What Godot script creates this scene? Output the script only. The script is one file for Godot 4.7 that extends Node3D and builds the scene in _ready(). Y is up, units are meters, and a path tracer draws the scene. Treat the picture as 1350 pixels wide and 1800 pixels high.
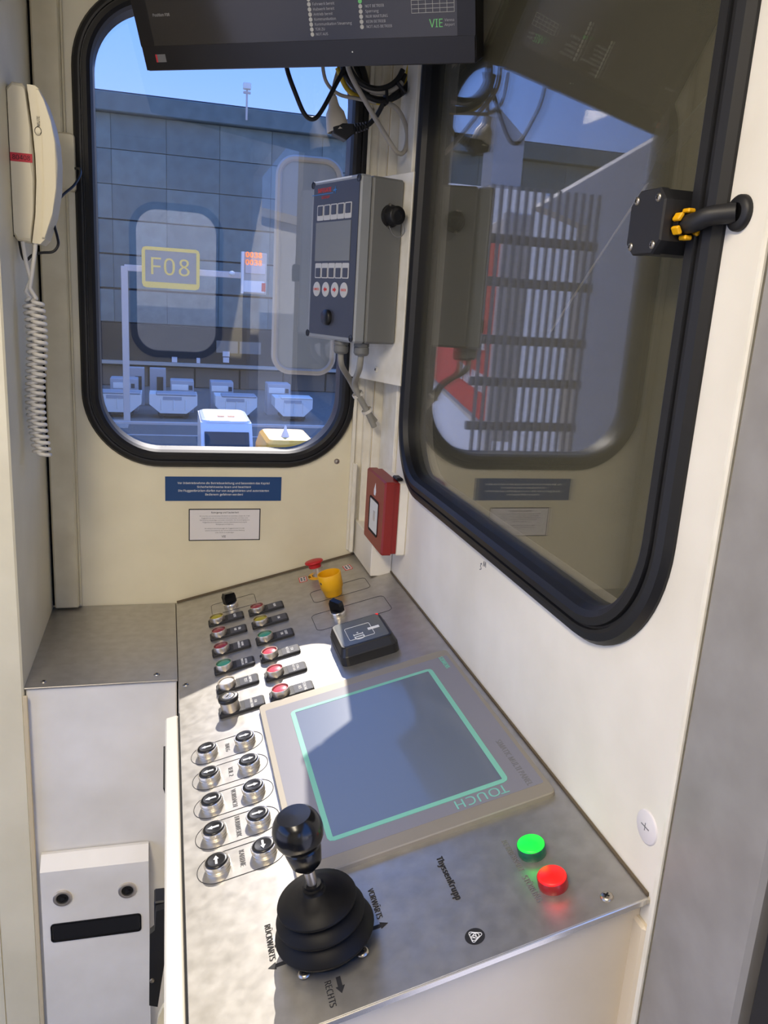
extends Node3D
# Operator's cab of a passenger boarding bridge. Right wall is the plane x = 0, front wall z = 0,
# y = 0 is the upper edge of the sloping console; the cab floor lies at y = -1.06, the apron at y = -4.9.

const TILT := 0.26117
const FLOOR_Y := -1.06
const GROUND := -4.9
var CB: Basis
var M := {}
var used := {}
var font: SystemFont
var mono: SystemFont
var text_cache := {}

class Sh:
	var st := SurfaceTool.new()
	var xf := Transform3D()
	func _init() -> void:
		st.begin(Mesh.PRIMITIVE_TRIANGLES)
	func v(p: Vector3, n: Vector3) -> void:
		st.set_normal((xf.basis * n).normalized())
		st.add_vertex(xf * p)
	func tri(a: Vector3, b: Vector3, c: Vector3, na: Vector3, nb: Vector3, nc: Vector3) -> void:
		v(a, na); v(c, nc); v(b, nb)
	func flat(a: Vector3, b: Vector3, c: Vector3) -> void:
		var n := (b - a).cross(c - a)
		if n.length_squared() < 1e-20:
			return
		n = n.normalized()
		tri(a, b, c, n, n, n)
	func quad(a: Vector3, b: Vector3, c: Vector3, d: Vector3) -> void:
		flat(a, b, c); flat(a, c, d)
	func squad(a: Vector3, b: Vector3, c: Vector3, d: Vector3, na: Vector3, nb: Vector3, nc: Vector3, nd: Vector3) -> void:
		tri(a, b, c, na, nb, nc); tri(a, c, d, na, nc, nd)
	# chamfered box, centre c, size s
	func box(c: Vector3, s: Vector3, b := 0.0) -> Sh:
		var h := s / 2.0
		b = minf(b, minf(h.x, minf(h.y, h.z)) * 0.9)
		for ax in 3:
			var u := (ax + 1) % 3
			var w := (ax + 2) % 3
			for sg in [-1.0, 1.0]:
				var p := []
				for k in [[-1.0, -1.0], [1.0, -1.0], [1.0, 1.0], [-1.0, 1.0]]:
					var q := Vector3()
					q[ax] = sg * h[ax]; q[u] = k[0] * (h[u] - b); q[w] = k[1] * (h[w] - b)
					p.append(c + q)
				if sg > 0:
					quad(p[0], p[1], p[2], p[3])
				else:
					quad(p[3], p[2], p[1], p[0])
		if b > 0.0:
			for ax in 3:
				var u := (ax + 1) % 3
				var w := (ax + 2) % 3
				for su in [-1.0, 1.0]:
					for sw in [-1.0, 1.0]:
						var p := []
						for k in [-1.0, 1.0]:
							var q := Vector3(); var r := Vector3()
							q[ax] = k * (h[ax] - b); q[u] = su * h[u]; q[w] = sw * (h[w] - b)
							r[ax] = k * (h[ax] - b); r[u] = su * (h[u] - b); r[w] = sw * h[w]
							p.append(c + q); p.append(c + r)
						if su * sw > 0:
							quad(p[0], p[2], p[3], p[1])
						else:
							quad(p[0], p[1], p[3], p[2])
			for sx in [-1.0, 1.0]:
				for sy in [-1.0, 1.0]:
					for sz in [-1.0, 1.0]:
						var a := c + Vector3(sx * h.x, sy * (h.y - b), sz * (h.z - b))
						var d := c + Vector3(sx * (h.x - b), sy * h.y, sz * (h.z - b))
						var e := c + Vector3(sx * (h.x - b), sy * (h.y - b), sz * h.z)
						if sx * sy * sz > 0:
							flat(a, d, e)
						else:
							flat(a, e, d)
		return self
	# turned round the y axis; profile of (radius, height) from the bottom up along the outside
	func lathe(prof: Array, seg := 24, soft := 0.6) -> Sh:
		var ns := []
		for i in prof.size() - 1:
			var d: Vector2 = prof[i + 1] - prof[i]
			ns.append(Vector2(d.y, -d.x).normalized())
		for i in prof.size() - 1:
			var n0: Vector2 = ns[i]
			var n1: Vector2 = ns[i]
			if i > 0 and ns[i - 1].dot(ns[i]) > soft:
				n0 = (ns[i - 1] + ns[i]).normalized()
			if i < ns.size() - 1 and ns[i + 1].dot(ns[i]) > soft:
				n1 = (ns[i + 1] + ns[i]).normalized()
			var p: Vector2 = prof[i]
			var q: Vector2 = prof[i + 1]
			for k in seg:
				var a := TAU * k / seg
				var b := TAU * (k + 1) / seg
				var ca := Vector3(cos(a), 0, -sin(a)); var cb := Vector3(cos(b), 0, -sin(b))
				var up := Vector3.UP
				var A := ca * p.x + up * p.y; var B := cb * p.x + up * p.y
				var C := cb * q.x + up * q.y; var D := ca * q.x + up * q.y
				var na := ca * n0.x + up * n0.y; var nb := cb * n0.x + up * n0.y
				var nc := cb * n1.x + up * n1.y; var nd := ca * n1.x + up * n1.y
				if p.x > 1e-6:
					tri(A, B, C, na, nb, nc)
				if q.x > 1e-6:
					tri(A, C, D, na, nc, nd)
		return self
	# round tube through points
	func tube(pts: Array, r: float, seg := 8, sub := 6, closed := false) -> Sh:
		var P := []
		var n := pts.size()
		if sub <= 1 or n < 3:
			P = pts.duplicate()
		else:
			for i in (n if closed else n - 1):
				var p0: Vector3 = pts[(i - 1 + n) % n] if (closed or i > 0) else pts[0]
				var p1: Vector3 = pts[i]
				var p2: Vector3 = pts[(i + 1) % n]
				var p3: Vector3 = pts[(i + 2) % n] if (closed or i < n - 2) else pts[n - 1]
				for k in sub:
					P.append(p1.cubic_interpolate(p2, p0, p3, float(k) / sub))
			if not closed:
				P.append(pts[n - 1])
		var m := P.size()
		var rings := []
		var last := Vector3()
		for i in m:
			var a: Vector3 = P[(i - 1 + m) % m] if (closed or i > 0) else P[0]
			var b: Vector3 = P[(i + 1) % m] if (closed or i < m - 1) else P[m - 1]
			var t := (b - a).normalized()
			if i == 0:
				last = t.cross(Vector3.UP if absf(t.y) < 0.9 else Vector3.RIGHT).normalized()
			else:
				last = (last - t * last.dot(t)).normalized()
			var w := t.cross(last)
			var ring := []
			for k in seg:
				var g := TAU * k / seg
				ring.append(last * cos(g) + w * sin(g))
			rings.append(ring)
		for i in (m if closed else m - 1):
			var j := (i + 1) % m
			for k in seg:
				var l := (k + 1) % seg
				var na: Vector3 = rings[i][k]; var nb: Vector3 = rings[i][l]
				var nc: Vector3 = rings[j][l]; var nd: Vector3 = rings[j][k]
				squad(P[i] + na * r, P[i] + nb * r, P[j] + nc * r, P[j] + nd * r, na, nb, nc, nd)
		if not closed:
			for k in range(1, seg - 1):
				flat(P[0] + rings[0][0] * r, P[0] + rings[0][k + 1] * r, P[0] + rings[0][k] * r)
				flat(P[m - 1] + rings[m - 1][0] * r, P[m - 1] + rings[m - 1][k] * r, P[m - 1] + rings[m - 1][k + 1] * r)
		return self
	# rounded rectangle ring in the xy plane; prof is a closed counter-clockwise section of (outset, z)
	func ring(w: float, h: float, r: float, prof: Array, n := 16) -> Sh:
		var path := []
		for q in 4:
			var cx := (w / 2 - r) * (1 if q == 0 or q == 3 else -1)
			var cy := (h / 2 - r) * (1 if q < 2 else -1)
			for k in n + 1:
				var a := PI / 2 * q + PI / 2 * k / n
				path.append([Vector3(cx, cy, 0), Vector3(cos(a), sin(a), 0)])
		var m := path.size()
		var np := prof.size()
		for i in m:
			var A: Array = path[i]
			var B: Array = path[(i + 1) % m]
			for k in np:
				var p: Vector2 = prof[k]
				var q: Vector2 = prof[(k + 1) % np]
				var d := q - p
				var nn := Vector2(d.y, -d.x).normalized()
				var f := func(e: Array, s: Vector2) -> Vector3: return e[0] + e[1] * (r + s.x) + Vector3(0, 0, s.y)
				var na: Vector3 = A[1] * nn.x + Vector3(0, 0, nn.y)
				var nb: Vector3 = B[1] * nn.x + Vector3(0, 0, nn.y)
				squad(f.call(A, p), f.call(B, p), f.call(B, q), f.call(A, q), na, nb, nb, na)
		return self
	# convex outline (counter-clockwise in xy) built up in z through levels of (inset factor distance, z)
	func slab(poly: PackedVector2Array, levels: Array) -> Sh:
		var c := Vector2()
		for p in poly:
			c += p
		c /= poly.size()
		var rows := []
		for l in levels:
			var row := []
			for p in poly:
				var d := p - c
				var q: Vector2 = c + d * maxf(0.0, 1.0 - l.x / maxf(d.length(), 1e-6))
				row.append(Vector3(q.x, q.y, l.y))
			rows.append(row)
		var n := poly.size()
		for r in rows.size() - 1:
			for k in n:
				var l := (k + 1) % n
				quad(rows[r][k], rows[r][l], rows[r + 1][l], rows[r + 1][k])
		var top: Array = rows[-1]
		var bot: Array = rows[0]
		var ct := Vector3(c.x, c.y, levels[-1].y)
		var cb := Vector3(c.x, c.y, levels[0].y)
		for k in n:
			var l := (k + 1) % n
			flat(ct, top[k], top[l])
			flat(cb, bot[l], bot[k])
		return self
	# any simple polygon (counter-clockwise in xy), straight sides from z0 to z1
	func prism(poly: PackedVector2Array, z0: float, z1: float) -> Sh:
		var idx := Geometry2D.triangulate_polygon(poly)
		for i in range(0, idx.size(), 3):
			var a := poly[idx[i]]; var b := poly[idx[i + 1]]; var c := poly[idx[i + 2]]
			if (b - a).cross(c - a) < 0:
				var t := b
				b = c; c = t
			flat(Vector3(a.x, a.y, z1), Vector3(b.x, b.y, z1), Vector3(c.x, c.y, z1))
			flat(Vector3(a.x, a.y, z0), Vector3(c.x, c.y, z0), Vector3(b.x, b.y, z0))
		var n := poly.size()
		for k in n:
			var p := poly[k]; var q := poly[(k + 1) % n]
			quad(Vector3(p.x, p.y, z0), Vector3(q.x, q.y, z0), Vector3(q.x, q.y, z1), Vector3(p.x, p.y, z1))
		return self
	# wall in xy from lo to hi with a rounded opening, thickness from z0 to z1
	func holed(lo: Vector2, hi: Vector2, c: Vector2, w: float, h: float, r: float, z0: float, z1: float) -> Sh:
		var arc := []
		for q in 4:
			var o := Vector2((w / 2 - r) * (1 if q == 0 or q == 3 else -1), (h / 2 - r) * (1 if q < 2 else -1))
			for k in 9:
				var a := PI / 2 * q + PI / 2 * k / 8
				arc.append(c + o + Vector2(cos(a), sin(a)) * r)
		# right half: quadrants 3 and 0; left half: quadrants 1 and 2
		var top := Vector2(c.x, c.y + h / 2); var bot := Vector2(c.x, c.y - h / 2)
		var right := PackedVector2Array([Vector2(c.x, lo.y), Vector2(hi.x, lo.y), hi, Vector2(c.x, hi.y), top])
		for k in range(8, -1, -1):
			right.append(arc[k])
		for k in range(35, 26, -1):
			right.append(arc[k])
		right.append(bot)
		var left := PackedVector2Array([Vector2(c.x, hi.y), Vector2(lo.x, hi.y), lo, Vector2(c.x, lo.y), bot])
		for k in range(26, 8, -1):
			left.append(arc[k])
		left.append(top)
		for poly in [right, left]:
			var idx := Geometry2D.triangulate_polygon(poly)
			for i in range(0, idx.size(), 3):
				var a: Vector2 = poly[idx[i]]; var b: Vector2 = poly[idx[i + 1]]; var d: Vector2 = poly[idx[i + 2]]
				if (b - a).cross(d - a) < 0:
					var t := b
					b = d; d = t
				flat(Vector3(a.x, a.y, z1), Vector3(b.x, b.y, z1), Vector3(d.x, d.y, z1))
				flat(Vector3(a.x, a.y, z0), Vector3(d.x, d.y, z0), Vector3(b.x, b.y, z0))
		var n := arc.size()
		for k in n:
			var p: Vector2 = arc[k]; var q: Vector2 = arc[(k + 1) % n]
			quad(Vector3(q.x, q.y, z0), Vector3(p.x, p.y, z0), Vector3(p.x, p.y, z1), Vector3(q.x, q.y, z1))
		var R := [lo, Vector2(hi.x, lo.y), hi, Vector2(lo.x, hi.y)]
		for k in 4:
			var p: Vector2 = R[k]; var q: Vector2 = R[(k + 1) % 4]
			quad(Vector3(p.x, p.y, z0), Vector3(q.x, q.y, z0), Vector3(q.x, q.y, z1), Vector3(p.x, p.y, z1))
		return self
	func at(t: Transform3D) -> Sh:
		xf = t
		return self

func rr(w: float, h: float, r: float, n := 6) -> PackedVector2Array:
	var out := PackedVector2Array()
	for q in 4:
		var o := Vector2((w / 2 - r) * (1 if q == 0 or q == 3 else -1), (h / 2 - r) * (1 if q < 2 else -1))
		for k in n + 1:
			var a := PI / 2 * q + PI / 2 * k / n
			out.append(o + Vector2(cos(a), sin(a)) * r)
	return out

func P2(a: Array) -> PackedVector2Array:
	var out := PackedVector2Array()
	for i in range(0, a.size(), 2):
		out.append(Vector2(a[i], a[i + 1]))
	return out

func V2(a: Array) -> Array:
	var out := []
	for i in range(0, a.size(), 2):
		out.append(Vector2(a[i], a[i + 1]))
	return out

func V3(a: Array) -> Array:
	var out := []
	for i in range(0, a.size(), 3):
		out.append(Vector3(a[i], a[i + 1], a[i + 2]))
	return out

func numbered(n: String) -> String:
	if not used.has(n):
		used[n] = 0
		return n
	used[n] += 1
	return "%s_%03d" % [n, used[n]]

func tag(o: Node3D, label: String, cat: String, group := "") -> void:
	o.set_meta("label", label); o.set_meta("category", cat)
	if group:
		o.set_meta("group", group)

func thing(n: String, label: String, cat: String, xf := Transform3D(), group := "") -> Node3D:
	var o := Node3D.new()
	o.name = numbered(n)
	add_child(o)
	o.transform = xf
	tag(o, label, cat, group)
	return o

func part(n: String, s: Sh, m: Material, parent: Node3D, label := "") -> MeshInstance3D:
	return inst(n, s.st.commit(), m, parent, label)

func inst(n: String, mesh: Mesh, m: Material, parent: Node3D, label := "") -> MeshInstance3D:
	var o := MeshInstance3D.new()
	o.mesh = mesh
	o.material_override = m
	if parent == self:
		o.name = numbered(n)
		add_child(o)
	else:
		var c := 0
		for k in parent.get_children():
			if String(k.name) == n or String(k.name).begins_with(n + "_"):
				c += 1
		o.name = n if c == 0 else "%s_%03d" % [n, c]
		parent.add_child(o, true)
	if label:
		o.set_meta("label", label)
	return o

func single(n: String, s: Sh, m: Material, label: String, cat: String, group := "") -> MeshInstance3D:
	var o := part(n, s, m, self)
	tag(o, label, cat, group)
	return o

func struct(n: String, s: Sh, m: Material) -> MeshInstance3D:
	var o := part(n, s, m, self)
	o.set_meta("kind", "structure")
	return o

# raised lettering; cap is the height of a capital in metres
func text(s: String, cap: float, m: Material, parent: Node3D, xf: Transform3D, step := 1.5, f: Font = null, depth := 0.0004, align := HORIZONTAL_ALIGNMENT_CENTER, spacing := 0.0) -> MeshInstance3D:
	var t := TextMesh.new()
	t.text = s
	t.font = f if f else font
	t.font_size = 24
	t.pixel_size = cap / (24 * 0.714)
	t.depth = depth
	t.curve_step = step
	t.line_spacing = spacing
	t.horizontal_alignment = align
	t.vertical_alignment = VERTICAL_ALIGNMENT_CENTER
	var o := inst("lettering", t, m, parent)
	o.transform = xf
	return o

func mat(n: String, c: Color, rough := 0.6, metal := 0.0) -> StandardMaterial3D:
	var m := StandardMaterial3D.new()
	m.resource_name = n
	m.albedo_color = c
	m.roughness = rough
	m.metallic = metal
	M[n] = m
	return m

func rgb(r: int, g: int, b: int) -> Color:
	return Color8(r, g, b)

func noise_tex(freq: float, lo: Color, hi: Color, sd: int, type := FastNoiseLite.TYPE_SIMPLEX_SMOOTH, size := 512, oct := 5) -> NoiseTexture2D:
	var n := FastNoiseLite.new()
	n.seed = sd
	n.noise_type = type
	n.frequency = freq
	n.fractal_octaves = oct
	var t := NoiseTexture2D.new()
	t.width = size; t.height = size
	t.seamless = true
	t.noise = n
	var g := Gradient.new()
	g.set_color(0, lo); g.set_color(1, hi)
	t.color_ramp = g
	return t

func textured(m: StandardMaterial3D, albedo: Texture2D, scale: float, rough: Texture2D = null, bump: Texture2D = null, bump_cm := 0.02) -> void:
	m.uv1_triplanar = true
	m.uv1_scale = Vector3.ONE * scale
	if albedo:
		m.albedo_texture = albedo
	if rough:
		m.roughness_texture = rough
	if bump:
		m.heightmap_enabled = true
		m.heightmap_texture = bump
		m.heightmap_scale = bump_cm

func glass(n: String, c: Color, a: float, rough := 0.0) -> StandardMaterial3D:
	var m := mat(n, Color(c.r, c.g, c.b, a), rough)
	m.transparency = BaseMaterial3D.TRANSPARENCY_ALPHA
	return m

func lamp(n: String, c: Color, e: float, base := Color.BLACK) -> StandardMaterial3D:
	var m := mat(n, base, 0.4)
	m.emission_enabled = true
	m.emission = c
	m.emission_energy_multiplier = e
	return m

# place on the sloping console: u down the slope from the right wall, z along it, h above the sheet
func con(u: float, z: float, h := 0.0) -> Transform3D:
	return Transform3D(CB, CB * Vector3(z, h, u))

func materials() -> void:
	var smudge := noise_tex(0.012, Color(0.90, 0.895, 0.885), Color(1, 1, 1), 3)
	var smudge_r := noise_tex(0.02, Color(0.82, 0.82, 0.82), Color(1, 1, 1), 9)
	var paint := noise_tex(0.006, Color(0.93, 0.925, 0.91), Color(1, 1, 1), 5)
	var dirt := noise_tex(0.01, Color(0.92, 0.91, 0.88), Color(1, 1, 1), 17)
	var grain := noise_tex(0.25, Color(0.4, 0.4, 0.4), Color(0.6, 0.6, 0.6), 21, FastNoiseLite.TYPE_SIMPLEX_SMOOTH, 256, 2)
	textured(mat("steel", rgb(196, 193, 187), 0.43, 0.85), smudge, 5.0, smudge_r)
	textured(mat("white_paint", rgb(243, 238, 226), 0.42), paint, 1.3)
	textured(mat("cream_paint", rgb(232, 224, 196), 0.45), paint, 1.1)
	textured(mat("cream_trim", rgb(226, 216, 184), 0.42), dirt, 2.0)
	textured(mat("cabinet_paint", rgb(238, 235, 228), 0.4), paint, 1.7)
	textured(mat("warm_paint", rgb(228, 214, 190), 0.45), paint, 1.7)
	textured(mat("post_paint", rgb(244, 240, 228), 0.4), dirt, 3.0)
	textured(mat("jamb_metal", rgb(168, 165, 162), 0.55, 0.35), smudge, 2.0)
	mat("strip_paint", rgb(206, 202, 190), 0.5)
	mat("sealant", rgb(205, 188, 152), 0.8)
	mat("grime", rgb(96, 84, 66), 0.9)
	mat("rubber", rgb(17, 17, 20), 0.5)
	mat("rubber_worn", rgb(11, 11, 15), 0.5)
	mat("black_plastic", rgb(22, 22, 24), 0.38)
	mat("black_gloss", rgb(9, 9, 11), 0.2)
	mat("cap_black", rgb(14, 14, 17), 0.32)
	mat("bellows_rubber", rgb(13, 12, 12), 0.5).metallic_specular = 0.3
	mat("dark_gap", rgb(8, 8, 8), 0.9)
	mat("ink", rgb(24, 24, 28), 0.7)
	mat("faint_ink", rgb(116, 116, 118), 0.7)
	mat("white_ink", rgb(238, 238, 236), 0.6)
	mat("chrome", rgb(232, 226, 214), 0.24, 0.9)
	mat("brushed", rgb(216, 206, 190), 0.3, 0.92)
	mat("silver_label", rgb(112, 116, 116), 0.24, 0.5)
	mat("screw_metal", rgb(180, 172, 158), 0.3, 1.0)
	mat("legend_black", rgb(25, 25, 28), 0.5)
	mat("lens_red", rgb(150, 34, 52), 0.25)
	mat("lens_pink", rgb(222, 84, 104), 0.3)
	mat("lens_yellow", rgb(168, 156, 20), 0.3)
	mat("lens_green", rgb(60, 150, 120), 0.3)
	mat("lens_white", rgb(226, 226, 224), 0.35)
	mat("bezel", rgb(150, 143, 130), 0.5, 0.3)
	textured(mat("panel_film", rgb(126, 126, 136), 0.45), null, 1.0)
	mat("teal", rgb(122, 190, 172), 0.5)
	mat("teal_light", rgb(120, 186, 176), 0.5)
	var lcd := mat("lcd", rgb(100, 110, 126), 0.35)
	lcd.clearcoat_enabled = true
	lcd.clearcoat = 0.9
	lcd.clearcoat_roughness = 0.07
	mat("yellow_plastic", rgb(238, 176, 8), 0.42)
	mat("red_plastic", rgb(196, 24, 34), 0.4)
	mat("alarm_red", rgb(136, 30, 25), 0.42)
	mat("alarm_pane", rgb(222, 224, 222), 0.25)
	mat("box_grey", rgb(114, 115, 114), 0.5)
	mat("box_grey_light", rgb(152, 156, 160), 0.5)
	mat("box_film", rgb(62, 64, 74), 0.4)
	mat("box_screen", rgb(122, 124, 120), 0.2)
	mat("key_grey", rgb(206, 205, 200), 0.5)
	mat("red_ink", rgb(212, 58, 44), 0.6)
	mat("blue_ink", rgb(60, 130, 200), 0.6)
	mat("conduit", rgb(148, 146, 138), 0.5)
	mat("cable_grey", rgb(176, 170, 158), 0.5)
	mat("cable_yellow", rgb(214, 184, 52), 0.45)
	mat("plug_white", rgb(222, 212, 192), 0.4)
	mat("sticker_blue", rgb(10, 62, 116), 0.5)
	mat("sticker_white", rgb(226, 222, 222), 0.5)
	mat("phone_plastic", rgb(224, 214, 184), 0.35)
	mat("cord_white", rgb(222, 217, 205), 0.45)
	mat("label_red", rgb(200, 50, 62), 0.6)
	mat("monitor_black", rgb(30, 27, 26), 0.4)
	mat("monitor_screen", rgb(58, 55, 52), 0.16)
	mat("screen_text", rgb(168, 166, 164), 0.5)
	mat("screen_ring", rgb(188, 186, 176), 0.5)
	mat("screen_green", rgb(120, 206, 120), 0.5)
	mat("floor_vinyl", rgb(96, 94, 92), 0.6)
	mat("ceiling_paint", rgb(214, 208, 190), 0.6)
	# panes
	glass("pane_front", rgb(50, 56, 72), 0.2)
	glass("pane_right_haze", rgb(120, 116, 94), 0.14)  # olive colour stands in for haze and reflected cab light in the pane
	glass("pane_clear", rgb(200, 210, 215), 0.06)
	glass("clear_plastic", rgb(220, 220, 220), 0.3, 0.1)
	# outside
	var conc := noise_tex(0.02, Color(0.86, 0.86, 0.86), Color(1, 1, 1), 33)
	textured(mat("asphalt", rgb(126, 124, 120), 0.9), conc, 0.3)
	textured(mat("concrete", rgb(196, 186, 174), 0.9), conc, 0.3)
	mat("ramp", rgb(232, 222, 210), 0.9)
	mat("line_white", rgb(196, 196, 198), 0.8)
	textured(mat("cladding", rgb(112, 128, 128), 0.6), conc, 0.12)
	textured(mat("cladding_b", rgb(124, 140, 138), 0.6), conc, 0.12)
	mat("cladding_joint", rgb(50, 52, 62), 0.8)
	mat("bay_dark", rgb(52, 49, 44), 0.8)
	mat("bay_door", rgb(116, 104, 90), 0.7)
	mat("sign_board", rgb(132, 128, 122), 0.6)
	mat("sign_yellow", rgb(246, 204, 70), 0.6)
	mat("sign_grey", rgb(190, 184, 172), 0.6)
	mat("pole_grey", rgb(212, 204, 198), 0.5)
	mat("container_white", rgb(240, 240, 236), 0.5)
	mat("container_grey", rgb(176, 180, 186), 0.5)  # plain light grey of crates, covers and doors
	mat("dolly", rgb(40, 42, 46), 0.7)
	mat("van_white", rgb(226, 232, 240), 0.3)
	mat("van_glass", rgb(44, 52, 60), 0.1)
	mat("vehicle_yellow", rgb(236, 176, 40), 0.4)
	mat("mirror_grey_reflection", rgb(122, 128, 134), 0.35, 0.3)  # grey stands in for dusty haze and the pale wall reflected here
	mat("mirror_tube", rgb(150, 144, 134), 0.45, 0.4)
	mat("canopy", rgb(46, 45, 40), 0.8)  # dark colour of the unseen enclosure beyond the right window
	mat("slat", rgb(128, 124, 122), 0.6)
	mat("bridge_grey", rgb(206, 198, 190), 0.6)
	mat("billboard_red", rgb(214, 62, 58), 0.5)
	mat("wiper_black", rgb(16, 16, 20), 0.5)
	mat("wire", rgb(190, 180, 150), 0.4)
	lamp("glow_green", Color(0.02, 0.95, 0.22), 0.95, rgb(20, 120, 50))
	lamp("glow_red", Color(1.0, 0.05, 0.03), 0.85, rgb(150, 20, 20))
	lamp("glow_orange", Color(1.0, 0.50, 0.10), 2.4)
	lamp("unseen_lamp_glow", Color(1.0, 0.95, 0.86), 1.4)  # glow of the unseen lamp behind the viewer
	lamp("glow_pin", Color(1.0, 0.1, 0.1), 1.0, rgb(120, 10, 10))
	mat("green_plastic", rgb(20, 92, 66), 0.3)
	mat("red_clear", rgb(150, 22, 24), 0.3)

func _ready() -> void:
	CB = Basis(Vector3(0, 0, 1), Vector3(-sin(TILT), cos(TILT), 0), Vector3(-cos(TILT), -sin(TILT), 0))
	font = SystemFont.new(); font.font_names = PackedStringArray(["Droid Sans"])
	mono = SystemFont.new(); mono.font_names = PackedStringArray(["Droid Sans Mono"])
	# camera, sky, sun, exposure
	var cam := Camera3D.new()
	cam.name = "camera"
	cam.fov = 64.566
	cam.near = 0.02; cam.far = 400.0
	add_child(cam)
	var fw := Vector3(0.2572, -0.2476, -0.9341).normalized()
	var rt := Vector3(0.9663, 0.0606, 0.25)
	rt = (rt - fw * rt.dot(fw)).normalized()
	cam.transform = Transform3D(Basis(rt, rt.cross(fw), -fw), Vector3(-0.447, 0.5364, 1.7032))
	var env := Environment.new()
	env.background_mode = Environment.BG_SKY
	var sm := ProceduralSkyMaterial.new()
	sm.sky_top_color = Color(0.40, 0.59, 0.95)
	sm.sky_horizon_color = Color(0.95, 0.95, 0.94)
	sm.sky_curve = 0.06
	sm.sky_energy_multiplier = 1.42
	sm.ground_bottom_color = Color(0.5, 0.5, 0.5)
	sm.ground_horizon_color = Color(0.6, 0.62, 0.65)
	sm.sun_angle_max = 6.0
	var sky := Sky.new()
	sky.sky_material = sm
	env.sky = sky
	env.tonemap_mode = Environment.TONE_MAPPER_LINEAR
	env.tonemap_exposure = 1.22
	env.sdfgi_enabled = true
	env.ssao_enabled = true
	env.ssil_enabled = true
	var we := WorldEnvironment.new()
	we.name = "world"
	we.environment = env
	add_child(we)
	var sun := DirectionalLight3D.new()
	sun.name = "sun"
	sun.light_energy = 2.45
	sun.light_color = Color(1.0, 0.965, 0.92)
	sun.light_angular_distance = 0.53
	sun.shadow_enabled = true
	add_child(sun)
	sun.look_at_from_position(Vector3(0.14, 0.76, -1.0) * 10.0, Vector3.ZERO, Vector3.UP)
	materials()
	ceiling_lamp()
	room()
	outside()
	console()
	buttons()
	touch_panel()
	joystick()
	cabinet()
	corner()
	phone()
	monitor()
	cables()
	wall_bits()

# ------------------------------------------------------------------ the setting
func ceiling_lamp() -> void:  # lamp out of view, placed to brighten and warm the cab
	var o := thing("ceiling_lamp", "unseen long ceiling lamp behind the viewer, placed to light the cab", "lamp", Transform3D(Basis(), Vector3(-0.95, 1.315, 1.75)))
	part("housing", Sh.new().box(Vector3(0, -0.02, 0), Vector3(0.34, 0.04, 1.24), 0.004), M.cabinet_paint, o)
	part("diffuser", Sh.new().box(Vector3(0, -0.043, 0), Vector3(0.30, 0.008, 1.2), 0.002), M.unseen_lamp_glow, o)
	var l := AreaLight3D.new()
	l.name = "lamp_light"
	l.area_size = Vector2(0.30, 1.2)
	l.light_color = Color(1.0, 0.94, 0.84)
	l.light_energy = 2.35
	l.area_range = 12.0
	l.shadow_enabled = true
	o.add_child(l)
	l.position = Vector3(0, -0.055, 0)
	l.rotation = Vector3(-PI / 2, 0, 0)

func window_unit(n: String, xf: Transform3D, w: float, h: float, r: float, wide: float, pane: Material, depth := 0.033, double := false) -> void:
	# local: xy in the wall plane, z towards the cab
	var o := Node3D.new()
	o.name = n
	add_child(o)
	o.transform = xf
	o.set_meta("kind", "structure")
	var k := wide / 0.036
	part("rubber_gasket", Sh.new().ring(w, h, r, V2([0, -depth - 0.01, 0.016 * k, -depth - 0.01, 0.016 * k, -0.002, 0.036 * k, -0.002, 0.036 * k, 0.003, 0.032 * k, 0.010, 0.025 * k, 0.0125, 0.0215 * k, 0.0125, 0.0205 * k, 0.0095, 0.0185 * k, 0.0095, 0.0175 * k, 0.014, 0.010 * k, 0.0155, 0.004 * k, 0.011, 0, 0.002])), M.rubber_worn, o)
	part("pane", Sh.new().at(Transform3D(Basis(), Vector3(0, 0, -depth))).slab(rr(w + 0.014, h + 0.014, r + 0.007, 8), V2([0, -0.0012, 0, 0.0012])), pane, o)
	if double:
		part("pane", Sh.new().at(Transform3D(Basis(), Vector3(0, 0, -depth - 0.006))).slab(rr(w + 0.014, h + 0.014, r + 0.007, 8), V2([0, -0.0012, 0, 0.0012])), pane, o)

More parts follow.
